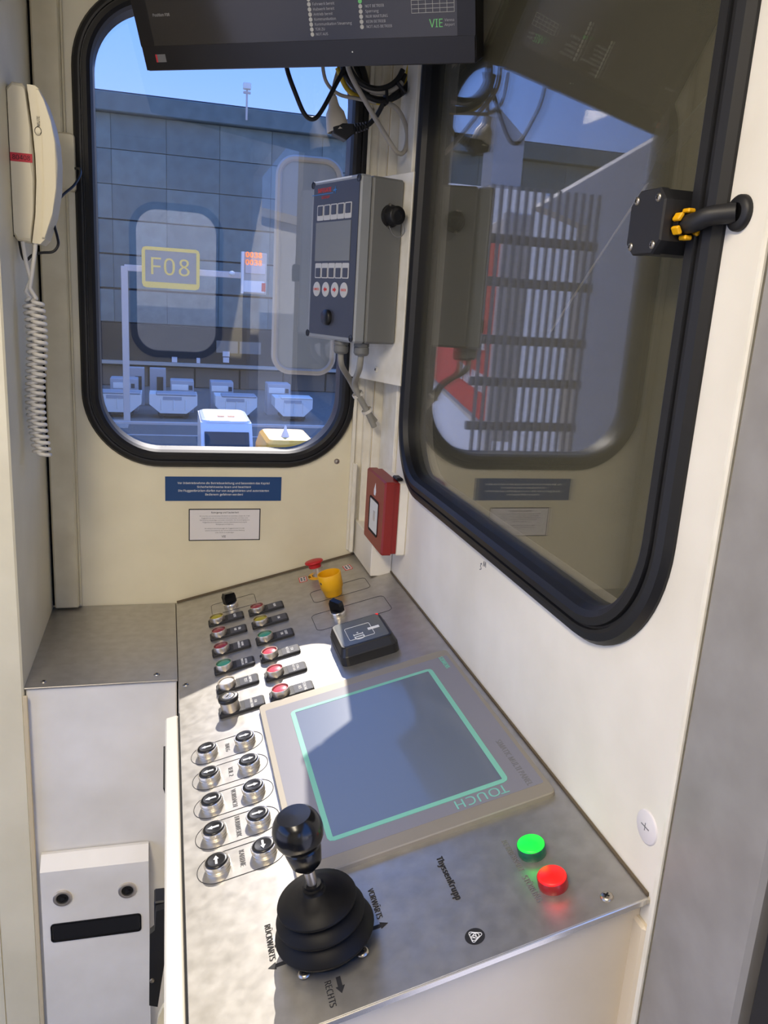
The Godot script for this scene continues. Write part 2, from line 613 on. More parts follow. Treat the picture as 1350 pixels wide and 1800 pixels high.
func room() -> void:
	var fw := Transform3D(Basis(), Vector3.ZERO)
	var rw := Transform3D(Basis(Vector3(0, 0, 1), Vector3.UP, Vector3(-1, 0, 0)), Vector3.ZERO)
	var bw := Transform3D(Basis(Vector3(-1, 0, 0), Vector3.UP, Vector3(0, 0, -1)), Vector3(0, 0, 3.1))
	var top := 1.32
	# front wall with its window
	struct("wall_front", Sh.new().holed(Vector2(-0.74, FLOOR_Y), Vector2(0.05, top), Vector2(-0.334, 0.626), 0.496, 0.826, 0.125, -0.05, 0.0), M.cream_paint)
	window_unit("window_1", Transform3D(Basis(), Vector3(-0.3345, 0.626, 0)), 0.481, 0.810, 0.115, 0.036, M.pane_front)
	# right wall with its window
	struct("wall_right", Sh.new().at(rw).holed(Vector2(-0.05, FLOOR_Y), Vector2(1.14, top), Vector2(0.632, 0.6325), 0.842, 0.812, 0.113, -0.05, 0.0), M.white_paint)
	window_unit("window_2", Transform3D(rw.basis, Vector3(0, 0.6325, 0.632)), 0.828, 0.800, 0.105, 0.042, M.pane_right_haze, 0.012, true)
	# back wall with the window that the front pane mirrors
	struct("wall_back", Sh.new().at(bw).holed(Vector2(-0.05, FLOOR_Y), Vector2(2.3, top), Vector2(0.394, 0.585), 0.45, 0.78, 0.125, -0.05, 0.0), M.cream_paint)
	window_unit("window_3", Transform3D(bw.basis, Vector3(-0.394, 0.585, 3.1)), 0.434, 0.764, 0.115, 0.036, M.pane_clear)
	# left side: the niche wall, then the wall that turns left
	struct("wall_left", Sh.new().box(Vector3(-0.71, 0.13, 0.164), Vector3(0.06, 2.38, 0.43), 0.003), M.cream_paint)
	struct("wall_left_return", Sh.new().box(Vector3(-1.47, 0.13, 0.354), Vector3(1.46, 2.38, 0.05)), M.cream_paint)
	struct("wall_left_far", Sh.new().box(Vector3(-2.25, 0.13, 2.86), Vector3(0.1, 2.38, 0.6)), M.cream_paint)
	struct("wall_left_lintel", Sh.new().box(Vector3(-2.25, 1.22, 1.45), Vector3(0.1, 0.2, 2.24)), M.cream_paint)  # doorway out of view, left open so daylight brightens the right wall
	struct("wall_right_far", Sh.new().box(Vector3(0.025, 0.13, 3.03), Vector3(0.05, 2.38, 0.24)), M.white_paint)
	struct("wall_right_lintel", Sh.new().box(Vector3(0.025, 1.24, 2.05), Vector3(0.05, 0.16, 1.8)), M.white_paint)
	struct("floor", Sh.new().box(Vector3(-1.1, FLOOR_Y - 0.05, 1.53), Vector3(2.4, 0.1, 3.3)), M.floor_vinyl)
	struct("ceiling", Sh.new().box(Vector3(-1.1, top + 0.03, 1.53), Vector3(2.4, 0.06, 3.3)), M.ceiling_paint)
	# column at the left end of the front wall, standing off the wall with a dark slot on its left
	struct("trim_1", Sh.new().box(Vector3(-0.6505, 0.604, 0.011), Vector3(0.047, 1.432, 0.024), 0.003), M.cream_trim)
	struct("trim_2", Sh.new().box(Vector3(-0.6252, 0.604, 0.004), Vector3(0.0045, 1.432, 0.008), 0.001), M.cream_trim)
	struct("trim_3", Sh.new().box(Vector3(-0.6775, 0.604, 0.0015), Vector3(0.005, 1.432, 0.003)), M.dark_gap)
	# profile strips in the corner between the two windows
	var posts := [[-0.0585, 0.008, 0.0, 0.010], [-0.0465, 0.016, 0.0, 0.004], [-0.030, 0.019, 0.0, 0.018], [-0.0125, 0.025, 0.0, 0.040]]
	for k in posts.size():
		var p: Array = posts[k]
		struct("trim_%d" % (k + 4), Sh.new().box(Vector3(p[0], 0.66, p[3] / 2), Vector3(p[1], 1.32, p[3]), 0.0015), M.post_paint)
	struct("trim_8", Sh.new().box(Vector3(-0.004, 0.66, 0.096), Vector3(0.008, 1.3, 0.108), 0.002), M.post_paint)
	struct("trim_9", Sh.new().at(Transform3D(Basis(), Vector3(0, 0, 0))).box(Vector3(-0.0255, 0.66, 0.0375), Vector3(0.0015, 1.3, 0.0015)), M.sealant)
	# door jamb on the right: grey metal, a rubber strip, then the open bridge front
	struct("door_1", Sh.new().box(Vector3(0.03, 0.13, 1.201), Vector3(0.06, 2.38, 0.118), 0.004), M.jamb_metal)
	struct("trim_10", Sh.new().box(Vector3(0.03, 0.13, 1.285), Vector3(0.05, 2.38, 0.05), 0.01), M.rubber)
	struct("trim_11", Sh.new().box(Vector3(-0.0012, 0.13, 1.1405), Vector3(0.005, 2.36, 0.006), 0.0015), M.post_paint)
	struct("trim_12", Sh.new().box(Vector3(-0.002, -0.545, 1.128), Vector3(0.009, 1.03, 0.021), 0.003), M.warm_paint)
	struct("trim_13", Sh.new().box(Vector3(-0.6775, -0.60, 0.3815), Vector3(0.007, 0.95, 0.005), 0.001), M.sealant)
	# unseen dark enclosure outside the right window, placed to keep its view dark
	struct("wall_canopy", Sh.new().box(Vector3(0.75, 0.0, 0.55), Vector3(0.04, 3.0, 1.6)), M.canopy)
	struct("wall_canopy_end", Sh.new().box(Vector3(0.41, 0.0, -0.06), Vector3(0.72, 3.0, 0.04)), M.canopy)
	struct("wall_canopy_side", Sh.new().box(Vector3(0.41, 0.0, 1.30), Vector3(0.70, 3.0, 0.04)), M.canopy)
	struct("wall_canopy_top", Sh.new().box(Vector3(0.41, 1.52, 0.62), Vector3(0.74, 0.04, 1.4)), M.canopy)

# ------------------------------------------------------------------ outside
func outside() -> void:
	struct("ground_apron", Sh.new().box(Vector3(0, GROUND - 0.2, -20), Vector3(220, 0.4, 160)), M.asphalt)
	# pale concrete out of view, bouncing sunlight in through the open front and side
	struct("ground_stand", Sh.new().box(Vector3(0, GROUND - 0.09, 12), Vector3(120, 0.2, 50)), M.concrete)
	struct("ground_strip", Sh.new().box(Vector3(-6.1, GROUND + 0.005, -33.3), Vector3(8.2, 0.02, 2.2)), M.concrete)  # lighter colour stands in for sunlight on the concrete here
	struct("ground_kerb", Sh.new().box(Vector3(0, GROUND + 0.04, -33.4), Vector3(40, 0.1, 0.3)), M.pole_grey)
	struct("ground_line", Sh.new().box(Vector3(4, GROUND + 0.006, -30.6), Vector3(18, 0.02, 0.14)), M.line_white)
	# terminal: clad upper storeys over loading bays
	var t := thing("terminal_building", "long blue grey clad terminal building with loading bays, filling the front window's view", "building")
	part("carcass", Sh.new().box(Vector3(-8, 4.2, -51.3), Vector3(78, 13.1, 6.0)), M.cladding_joint, t)
	part("roof_fascia", Sh.new().box(Vector3(-8, 10.1, -48.1), Vector3(78.4, 0.95, 0.9), 0.05), M.cladding, t)
	var mesh := Sh.new().box(Vector3.ZERO, Vector3(2.888, 1.77, 0.14), 0.015).st.commit()
	var rows := [8.72, 6.92, 5.12, 3.28, 1.43, -0.45]
	for r in rows.size():
		for c in 20:
			var p := inst("cladding_panel", mesh, M.cladding if (r * 7 + c * 3) % 5 < 3 else M.cladding_b, t)
			p.position = Vector3(-42.5 + c * 2.9 + 0.0, rows[r], -48.22)
	part("loading_bay", Sh.new().box(Vector3(-8, -3.15, -47.95), Vector3(78, 3.5, 0.5)), M.bay_dark, t)
	part("canopy_ledge", Sh.new().box(Vector3(-8, -3.55, -47.4), Vector3(78, 0.16, 0.6)), M.sign_grey, t)
	var door := Sh.new().box(Vector3.ZERO, Vector3(2.5, 1.1, 0.1), 0.02).st.commit()
	for c in 8:
		inst("bay_door", door, M.bay_door, t).position = Vector3(-8.0 + c * 2.6, -4.32, -47.66)
	for c in 2:
		part("office_window", Sh.new().box(Vector3(2.95 + c * 1.35, -2.45, -47.66), Vector3(1.25, 0.7, 0.08), 0.01), M.box_screen, t)
	for q in [[2.9, -2.85, 0.4], [-0.05, -3.3, 0.3], [2.9, -3.2, 0.35], [1.3, -3.3, 0.2]]:
		part("notice_board", Sh.new().box(Vector3(q[0], q[1], -47.64), Vector3(q[2], 0.3, 0.06)), M.sticker_white, t)
	# lamp mast on the roof
	var ml := thing("floodlight_mast", "thin floodlight mast rising above the terminal roof against the sky", "light mast", Transform3D(Basis(), Vector3(3.83, 9.9, -47.4)))
	part("pole", Sh.new().lathe(V2([0.06, 0, 0.05, 1.5]), 10), M.pole_grey, ml)
	part("lamp_head", Sh.new().box(Vector3(0, 1.7, 0), Vector3(0.42, 0.34, 0.3), 0.04), M.container_white, ml)
	part("crossbar", Sh.new().box(Vector3(0, 1.38, 0), Vector3(0.4, 0.12, 0.1), 0.02), M.pole_grey, ml)
	# stand sign gantry
	var g := thing("sign_gantry", "pale grey steel gantry post with a long horizontal arm outside the front window", "gantry", Transform3D(Basis(), Vector3(-2.1, GROUND, -33.8)))
	part("post", Sh.new().box(Vector3(0, 3.15, 0), Vector3(0.26, 6.3, 0.26), 0.02), M.pole_grey, g)
	part("arm", Sh.new().box(Vector3(2.305, 6.24, -0.02), Vector3(4.61, 0.25, 0.22), 0.02), M.pole_grey, g)
	part("lamp", Sh.new().at(Transform3D(Basis(), Vector3(4.25, 6.3, 0.16))).lathe(V2([0, -0.1, 0.1, -0.06, 0.12, 0, 0.08, 0.08, 0, 0.1]), 12), M.container_white, g)
	var sg := thing("stand_sign", "stand sign F08 with a yellow frame hung on the gantry arm", "sign", Transform3D(Basis(), Vector3(-0.29, 1.42, -33.6)))
	part("board", Sh.new().box(Vector3(0, 0, 0), Vector3(2.24, 1.56, 0.1), 0.01), M.sign_board, sg)
	part("frame", Sh.new().ring(2.0, 1.32, 0.03, V2([0, -0.06, 0.13, -0.06, 0.13, 0.09, 0, 0.09]), 2), M.sign_yellow, sg)
	text("F08", 0.66, M.sign_yellow, sg, Transform3D(Basis(), Vector3(-0.06, 0.06, 0.06)), 1.0, mono, 0.03)
	part("lower_band", Sh.new().box(Vector3(0, -0.66, 0.06), Vector3(2.1, 0.2, 0.04)), M.sign_yellow, sg)
	var du := thing("docking_display", "docking guidance unit with an orange numeric display at the gantry arm's end", "display", Transform3D(Basis(), Vector3(3.03, 1.45, -33.6)))
	part("housing", Sh.new().box(Vector3(0.02, 0, 0), Vector3(1.0, 1.66, 0.3), 0.03), M.sign_grey, du)
	part("side_panel", Sh.new().box(Vector3(-0.47, 0, 0.06), Vector3(0.1, 1.66, 0.34), 0.01), M.container_white, du)
	part("upper_face", Sh.new().box(Vector3(0.05, 0.2, 0.16), Vector3(0.82, 0.42, 0.03), 0.01), M.pole_grey, du)
	part("lower_face", Sh.new().box(Vector3(0.0, -0.53, 0.16), Vector3(0.86, 0.46, 0.03), 0.01), M.container_white, du)
	part("red_flag", Sh.new().box(Vector3(0.4, -0.53, 0.19), Vector3(0.16, 0.34, 0.02), 0.005), M.red_ink, du)
	text("0038\n0038", 0.21, M.glow_orange, du, Transform3D(Basis(), Vector3(-0.02, 0.58, 0.17)), 1.0, mono, 0.02, HORIZONTAL_ALIGNMENT_CENTER, -4.0)
	var ol := OmniLight3D.new()
	ol.name = "orange_glow"; ol.light_color = Color(1.0, 0.36, 0.06); ol.light_energy = 0.03; ol.light_size = 0.2; ol.omni_range = 8.0; ol.shadow_enabled = true
	du.add_child(ol); ol.position = Vector3(0, 0.58, 0.5)
	# baggage containers on dollies, with taller containers behind
	var cx := [-2.55, -0.2, 2.52, 5.1]
	var where := ["leftmost, behind the gantry post", "second from the left, right of the gantry post", "third from the left, above the white van", "rightmost, below the round mirror"]
	for k in 4:
		var w: float = [1.0, 1.02, 0.92, 0.86][k]
		var c := thing("container_dolly", "white baggage container on a dolly, %s" % where[k], "baggage container", Transform3D(Basis(), Vector3(cx[k], GROUND, -35.7)), "")
		part("container", Sh.new().prism(P2([-0.55 * w, 0.24, 0.55 * w, 0.24, w, 0.62, w, 1.06, -w, 1.06, -w, 0.62]), -0.7, 0.7), M.container_white, c)
		part("cover_edge", Sh.new().box(Vector3(0.12, 1.07, 0.3), Vector3(1.7 * w, 0.1, 0.9), 0.04), M.container_grey if k != 3 else M.container_white, c)
		part("name_panel", Sh.new().box(Vector3(-0.05, 0.9, 0.71), Vector3(0.8, 0.14, 0.03)), M.container_grey, c)
		for f in 3:
			part("cover_fold", Sh.new().box(Vector3((f - 1) * 0.5 * w, 0.62, 0.71), Vector3(0.06, 0.5, 0.06), 0.025), M.container_white, c)
		part("dolly_frame", Sh.new().box(Vector3(0, 0.17, 0), Vector3(1.3 * w, 0.12, 1.3), 0.02), M.dolly, c)
		for sx in [-1, 1]:
			part("wheel", Sh.new().at(Transform3D(Basis(Vector3.RIGHT, PI / 2), Vector3(sx * 0.5 * w, 0.1, 0.56))).lathe(V2([0, -0.05, 0.1, -0.05, 0.1, 0.05, 0, 0.05]), 12), M.dolly, c)
		var b := thing("cargo_crate", "pale crate with a lettered front panel standing behind a baggage container, %s" % ["leftmost of the row", "second of the row", "third of the row", "rightmost of the row"][k], "crate", Transform3D(Basis(), Vector3([-2.35, 0.2, 2.0, 4.65][k], GROUND, -37.4)))
		part("body", Sh.new().box(Vector3(0, 0.75, 0), Vector3([1.2, 1.05, 1.05, 1.1][k], 1.5, 1.0), 0.03), M.container_grey, b)
		part("front_panel", Sh.new().box(Vector3(-0.1, 1.18, 0.51), Vector3(0.74, 0.26, 0.03), 0.01), M.container_white, b)
		part("badge", Sh.new().box(Vector3(0.38, 1.18, 0.51), Vector3(0.16, 0.2, 0.03), 0.01), M.van_glass, b)
	for k in 2:
		var b := thing("equipment_cabinet", ["tall pale equipment cabinet with a dark opening, left of a pair by the bays", "tall pale equipment cabinet with a dark opening, right of a pair by the bays"][k], "cabinet", Transform3D(Basis(), Vector3(-1.9 + k * 1.0, GROUND, -39.5)))
		part("body", Sh.new().box(Vector3(0, 0.9, 0), Vector3(0.75, 1.8, 0.6), 0.02), M.container_grey, b)
		part("opening", Sh.new().box(Vector3(0.1, 0.8, 0.3), Vector3(0.3, 1.2, 0.04)), M.bay_dark, b)
	# white van below the window
	var v := thing("van", "white van seen from above with red emblem on its roof, below the containers", "van", Transform3D(Basis(), Vector3(1.22, GROUND, -23.0)))
	part("body", Sh.new().at(Transform3D(Basis(Vector3(0, 0, 1), Vector3.UP, Vector3(-1, 0, 0)), Vector3.ZERO)).prism(P2([-1.9, 0.25, 1.9, 0.25, 1.9, 0.85, 1.2, 1.0, 0.75, 1.62, 0.55, 1.78, -1.8, 1.8, -1.9, 1.6]), -0.74, 0.74), M.van_white, v)
	part("roof", Sh.new().at(Transform3D(Basis(Vector3.RIGHT, -PI / 2), Vector3(0, 1.78, -0.62))).slab(rr(1.46, 2.4, 0.22, 5), V2([0, 0, 0.05, 0.06, 0.2, 0.1])), M.van_white, v)
	part("windscreen", Sh.new().at(Transform3D(Basis(Vector3.RIGHT, -0.62), Vector3(0, 1.3, 1.0))).box(Vector3.ZERO, Vector3(1.28, 0.62, 0.03), 0.01), M.van_glass, v)
	for k in 2:
		part("roof_emblem", Sh.new().at(Transform3D(Basis(Vector3.RIGHT, -PI / 2), Vector3(-0.12 + k * 0.3, 1.885, -0.1))).slab(rr(0.2, 0.3, 0.05, 3), V2([0, 0, 0, 0.01])), M.red_ink, v)
	for sx in [-1, 1]:
		for sz in [-1.2, 1.2]:
			part("wheel", Sh.new().at(Transform3D(Basis(Vector3.BACK, PI / 2), Vector3(sx * 0.66, 0.32, sz))).lathe(V2([0, -0.1, 0.32, -0.1, 0.32, 0.1, 0, 0.1]), 16), M.dolly, v)
	var y := thing("yellow_vehicle", "yellow service vehicle with a pale beacon on its roof, right of the white van", "vehicle", Transform3D(Basis(), Vector3(2.95, GROUND, -22.0)))
	part("cab", Sh.new().at(Transform3D(Basis(Vector3.RIGHT, -PI / 2), Vector3(0, 0.3, 0))).slab(rr(1.6, 2.6, 0.25, 4), V2([0, 0, 0, 0.8, 0.16, 1.15, 0.3, 1.24])), M.vehicle_yellow, y)
	part("beacon", Sh.new().at(Transform3D(Basis(), Vector3(-0.1, 1.53, 0.4))).lathe(V2([0.13, 0, 0.1, 0.1, 0.05, 0.2, 0.03, 0.32, 0, 0.34]), 12), M.container_white, y)
	part("side_window", Sh.new().box(Vector3(0, 1.0, 1.29), Vector3(1.1, 0.3, 0.03), 0.01), M.van_glass, y)
	# rear-view mirror on the cab's corner
	var mr := thing("rear_mirror", "large rounded rear-view mirror in a tube frame outside the front window", "mirror", Transform3D(Basis(Vector3.UP, -0.10), Vector3(-0.012, 0.632, -1.0)))
	part("tube_frame", Sh.new().ring(0.172, 0.636, 0.042, V2([0.0, -0.008, 0.006, -0.013, 0.014, -0.013, 0.020, -0.006, 0.020, 0.006, 0.014, 0.013, 0.006, 0.013, 0.0, 0.008])), M.mirror_tube, mr)
	part("mirror_face", Sh.new().slab(rr(0.176, 0.640, 0.043, 8), V2([0, -0.004, 0, 0.004])), M.mirror_grey_reflection, mr)
	part("bracket", Sh.new().tube(V3([0.10, 0.1, 0, 0.22, 0.12, 0.10, 0.30, 0.12, 0.50, 0.33, 0.12, 0.93]), 0.014, 8), M.mirror_tube, mr)
	# what the right window mirrors: a billboard, a slatted screen, a pier and a bridge side, out to the left
	var bb := thing("billboard", "red billboard with white lettering on a grey frame, mirrored in the right window", "billboard", Transform3D(Basis(), Vector3(0, 0, 0)))
	var a := Vector3(-1.667, -0.337, -3.5)
	var e := Vector3(-2.685, -0.337, -8.18)
	var along := (e - a).normalized()
	var bx := Transform3D(Basis(along, Vector3.UP, along.cross(Vector3.UP)), a)
	bb.transform = bx
	part("backing", Sh.new().box(Vector3(2.4, 0.75, -0.1), Vector3(4.8, 1.5, 0.16), 0.01), M.bridge_grey, bb)
	part("red_face", Sh.new().box(Vector3(2.25, 0.72, -0.01), Vector3(4.36, 1.26, 0.03), 0.005), M.billboard_red, bb)
	part("white_stripe", Sh.new().box(Vector3(2.2, 0.62, 0.006), Vector3(3.6, 0.05, 0.02)), M.white_ink, bb)
	text("VIENNA AIRPORT", 0.13, M.white_ink, bb, Transform3D(Basis(), Vector3(1.0, 0.36, 0.008)), 1.0, null, 0.01)
	part("edge_post", Sh.new().box(Vector3(-0.03, 0.45, 0.0), Vector3(0.06, 2.1, 0.06), 0.008), M.bridge_grey, bb)
	var s := thing("slatted_screen", "tall grey slatted steel screen beside the red billboard, mirrored in the right window", "screen")
	for k in 14:
		part("slat", Sh.new().box(Vector3(-1.36 - k * 0.0525, 0.33, -3.0), Vector3(0.024, 1.84, 0.012), 0.003), M.slat, s)
	for yy in [0.955, 0.71, 0.37, 0.115, -0.16, -0.58]:
		part("rail", Sh.new().box(Vector3(-1.70, yy, -3.03), Vector3(0.76, 0.055, 0.03), 0.004), M.slat, s)
	var p := thing("pier", "pale grey square pier with a stepped cap, mirrored in the right window", "pier", Transform3D(Basis(), Vector3(-15.0, GROUND, -37.2)))
	part("shaft", Sh.new().box(Vector3(0, 5.6, 0), Vector3(1.5, 11.2, 1.3), 0.04), M.bridge_grey, p)
	part("cap", Sh.new().at(Transform3D(Basis(), Vector3(0, 11.2, 0))).prism(P2([-0.75, 0, 0.75, 0, 0.75, 3.4, -0.75, 2.2]), -0.65, 0.65), M.container_grey, p)
	part("floodlight", Sh.new().box(Vector3(-1.2, 10.4, 0.4), Vector3(0.9, 1.3, 0.9), 0.08), M.container_white, p)
	var n := thing("bridge_tunnel", "grey side of a neighbouring passenger bridge with sloping roof, mirrored in the right window", "bridge")
	part("side", Sh.new().prism(P2([-8, -4.75, -3.98, -4.75, -3.76, 1.45, -3.2, 1.6, -8, 4.6]), -6.65, -6.4), M.bridge_grey, n)
	var rp := thing("added_ramp", "added pale slope that brightens the gaps of the slatted screen, mirrored in the right window", "ramp")
	part("slope", Sh.new().at(Transform3D(Basis(Vector3(0, 0, -1), Vector3.UP, Vector3(1, 0, 0)), Vector3.ZERO)).prism(P2([6, GROUND, 36, GROUND, 36, 5.5, 32, 5.5]), -26.0, -4.4), M.ramp, rp)  # sunlit slope added to brighten the gaps between the slats
	# unseen hangar behind the cab, placed to brighten the back window mirrored in front
	var h := thing("white_hangar", "unseen white hangar behind the cab, placed to brighten the front window reflection", "hangar", Transform3D(Basis(), Vector3(-3.0, GROUND, 34.0)))
	part("wall", Sh.new().prism(P2([-26, 0, 26, 0, 26, 5.6, 0, 9.6, -26, 5.6]), 0, 12), M.container_white, h)
	part("roof_edge", Sh.new().prism(P2([0, 9.6, 26.4, 5.55, 26.4, 5.85, 0, 9.95, -26.4, 5.85, -26.4, 5.55]), -0.4, 12.4), M.sign_grey, h)
	for k in 4:
		part("hangar_door", Sh.new().box(Vector3(-15 + k * 10, 2.4, -0.06), Vector3(8.6, 4.8, 0.14), 0.02), M.container_grey, h)
	# wiper outside the right window
	var wp := thing("wiper", "black wiper arm with a thin spring wire outside the right window", "wiper")
	part("arm", Sh.new().tube(V3([0.058, 0.80, 1.020, 0.058, 0.750, 0.968, 0.058, 0.704, 0.882]), 0.008, 8, 4), M.wiper_black, wp)
	part("blade", Sh.new().at(Transform3D(Basis(Vector3(0, 0, 1), Vector3.UP, Vector3(-1, 0, 0)), Vector3(0.058, 0, 0))).prism(P2([0.860, 0.680, 0.870, 0.684, 0.897, 0.728, 0.893, 0.755, 0.872, 0.735, 0.863, 0.708]), -0.005, 0.005), M.wiper_black, wp)
	part("spring_wire", Sh.new().tube(V3([0.058, 0.686, 0.867, 0.058, 0.515, 0.666]), 0.0014, 6, 1), M.wire, wp)

# ------------------------------------------------------------------ the console
const FLAT := Basis(Vector3(1, 0, 0), Vector3(0, 0, -1), Vector3(0, 1, 0))   # text lying on a sheet, read by the operator
const FLAT_DOWN := Basis(Vector3(0, 0, 1), Vector3(1, 0, 0), Vector3(0, 1, 0))  # text read along the slope

func flat_at(x: float, z: float, h := 0.0004) -> Transform3D:
	return Transform3D(FLAT, Vector3(x, h, z))

func outline(parent: Node3D, x: float, z: float, w: float, h: float, r: float, gap := 0) -> void:
	# thin engraved line round a rounded rectangle in the console plane (x along the wall, z down the slope)
	var pts := []
	var poly := rr(w, h, r, 8)
	for p in poly:
		pts.append(Vector3(x + p.x, 0.0002, z - p.y))
	part("engraved_outline", Sh.new().tube(pts, 0.00045, 4, 1, true), M.ink, parent)

func screw(parent: Node3D, xf: Transform3D, r := 0.004, m: Material = null) -> void:
	var o := part("screw", Sh.new().at(xf).lathe(V2([r * 1.08, 0, r, r * 0.22, r * 0.7, r * 0.4, 0, r * 0.44]), 14), m if m else M.screw_metal, parent)
	for k in 2:
		part("screw_slot", Sh.new().at(xf * Transform3D(Basis(Vector3.UP, PI / 2 * k + 0.6), Vector3(0, r * 0.42, 0))).box(Vector3.ZERO, Vector3(r * 1.0, r * 0.1, r * 0.24)), M.dark_gap, o)

func console() -> void:
	var c := thing("control_console", "brushed stainless steel control console sloping along the right wall, with a flat left wing", "console", con(0, 0))
	part("sloping_sheet", Sh.new().box(Vector3(0.567, -0.0015, 0.2245), Vector3(1.130, 0.003, 0.4445), 0.0006), M.steel, c)
	part("front_edge", Sh.new().box(Vector3(1.1325, -0.0035, 0.2245), Vector3(0.0022, 0.007, 0.4445), 0.0008), M.chrome, c)
	# the flat wing, built level although its parent slopes
	var lev := con(0, 0).affine_inverse()
	part("flat_wing", Sh.new().at(lev).box(Vector3(-0.5565, -0.1172, 0.1875), Vector3(0.2475, 0.003, 0.371), 0.0006), M.steel, c)
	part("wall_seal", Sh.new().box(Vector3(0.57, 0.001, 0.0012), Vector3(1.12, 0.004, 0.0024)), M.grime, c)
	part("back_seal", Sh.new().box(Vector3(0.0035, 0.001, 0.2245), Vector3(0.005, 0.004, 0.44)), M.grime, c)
	screw(c, Transform3D(Basis(), Vector3(1.1144, 0, 0.0367)), 0.0062)
	screw(c, Transform3D(Basis(), Vector3(0.4017, 0, 0.4341)), 0.0052)
	screw(c, Transform3D(Basis(), Vector3(1.104, 0, 0.432)), 0.0062)
	for q in [[-0.652, 0.352], [-0.468, 0.348]]:
		screw(c, lev * Transform3D(Basis(), Vector3(q[0], -0.1157, q[1])), 0.0052)
	# engraved outlines: five pairs of arrow buttons, two selectors, the cup
	for k in 5:
		outline(c, [0.637, 0.7, 0.763, 0.8238, 0.8845][k], 0.3793, 0.050, 0.105, 0.0245)
	outline(c, 0.102, 0.328, 0.058, 0.092, 0.008)
	outline(c, 0.184, 0.115, 0.060, 0.118, 0.010)
	outline(c, 0.306, 0.118, 0.076, 0.145, 0.011)
	# lettering
	text("KABINE", 0.0062, M.faint_ink, c, flat_at(0.882, 0.3785))
	text("HUBWERK", 0.0062, M.faint_ink, c, flat_at(0.8215, 0.3785))
	text("VORDACH", 0.0062, M.faint_ink, c, flat_at(0.762, 0.3785))
	text("TEIL 2", 0.0062, M.faint_ink, c, flat_at(0.700, 0.3785))
	text("BALG", 0.0062, M.faint_ink, c, flat_at(0.637, 0.3785))
	text("VORWÄRTS", 0.0062, M.ink, c, flat_at(1.0195, 0.2505))
	text("RÜCKWÄRTS", 0.0062, M.ink, c, flat_at(1.0202, 0.3622))
	text("RECHTS", 0.0062, M.ink, c, flat_at(1.106, 0.3155))
	text("BETRIEBSART", 0.0060, M.faint_ink, c, flat_at(1.0215, 0.0965))
	text("STÖRUNG", 0.0062, M.faint_ink, c, flat_at(1.073, 0.0972))
	var bold := SystemFont.new(); bold.font_names = PackedStringArray(["Droid Sans"]); bold.font_weight = 700
	text("ThyssenKrupp", 0.0070, M.ink, c, flat_at(1.0205, 0.169), 1.0, bold)
	# direction arrows by the joystick: along x of the shape
	var arrow := P2([-0.009, -0.0022, 0.002, -0.0022, 0.002, -0.0044, 0.010, 0, 0.002, 0.0044, 0.002, 0.0022, -0.009, 0.0022])
	for q in [[1.0500, 0.2545, PI / 2], [1.0520, 0.358, -PI / 2], [1.0998, 0.3052, 0.0]]:
		part("direction_arrow", Sh.new().at(Transform3D(FLAT * Basis(Vector3.BACK, q[2]), Vector3(q[0], 0.0, q[1]))).prism(arrow, 0, 0.0004), M.ink, c)
	# round maker's emblem
	var em := part("emblem", Sh.new().at(Transform3D(Basis(), Vector3(1.1029, 0, 0.1709))).lathe(V2([0.0098, 0, 0.0096, 0.0004, 0, 0.0004]), 28), M.ink, c)
	for q in [[0.0, -0.0012, 0.0030], [-0.0016, 0.0014, 0.0030], [0.0016, 0.0014, 0.0030]]:
		var pts := []
		for k in 16:
			pts.append(Vector3(1.1029 + q[0] + cos(TAU * k / 16) * q[2], 0.0004, 0.1709 + q[1] + sin(TAU * k / 16) * q[2]))
		part("emblem_ring", Sh.new().tube(pts, 0.0004, 4, 1, true), M.white_ink, em)
	var tri := []
	for k in 3:
		var a := TAU * k / 3 - PI / 2
		var b := TAU * (k + 1) / 3 - PI / 2
		for f in 4:
			var p := Vector2(cos(a), sin(a)).lerp(Vector2(cos(b), sin(b)), 0.14 + 0.24 * f) * 0.0085
			tri.append(Vector3(1.1029 + p.x, 0.0004, 0.1709 + p.y))
	part("emblem_ring", Sh.new().tube(tri, 0.0004, 4, 3, true), M.white_ink, em)
	# small stickers by the emergency stop
	for q in [[0.0718, 0.1744, "on its near left side", -0.06], [0.0744, 0.0749, "toward the right wall", 0.05]]:
		var s := thing("warning_sticker", "small red bordered white sticker beside the emergency stop, %s" % q[2], "sticker", con(q[1], q[0]))
		s.rotate_object_local(Vector3.UP, q[3])
		part("red_border", Sh.new().at(Transform3D(FLAT, Vector3.ZERO)).slab(rr(0.030, 0.017, 0.0015, 2), V2([0, 0, 0, 0.0004])), M.red_ink, s)
		part("white_field", Sh.new().at(Transform3D(FLAT, Vector3(0, 0.0003, 0))).slab(rr(0.026, 0.0135, 0.001, 2), V2([0, 0, 0, 0.0003])), M.sticker_white, s)
		text("NOT-AUS\nPRÜFEN", 0.0038, M.ink, s, flat_at(0, 0, 0.0007), 2.0)

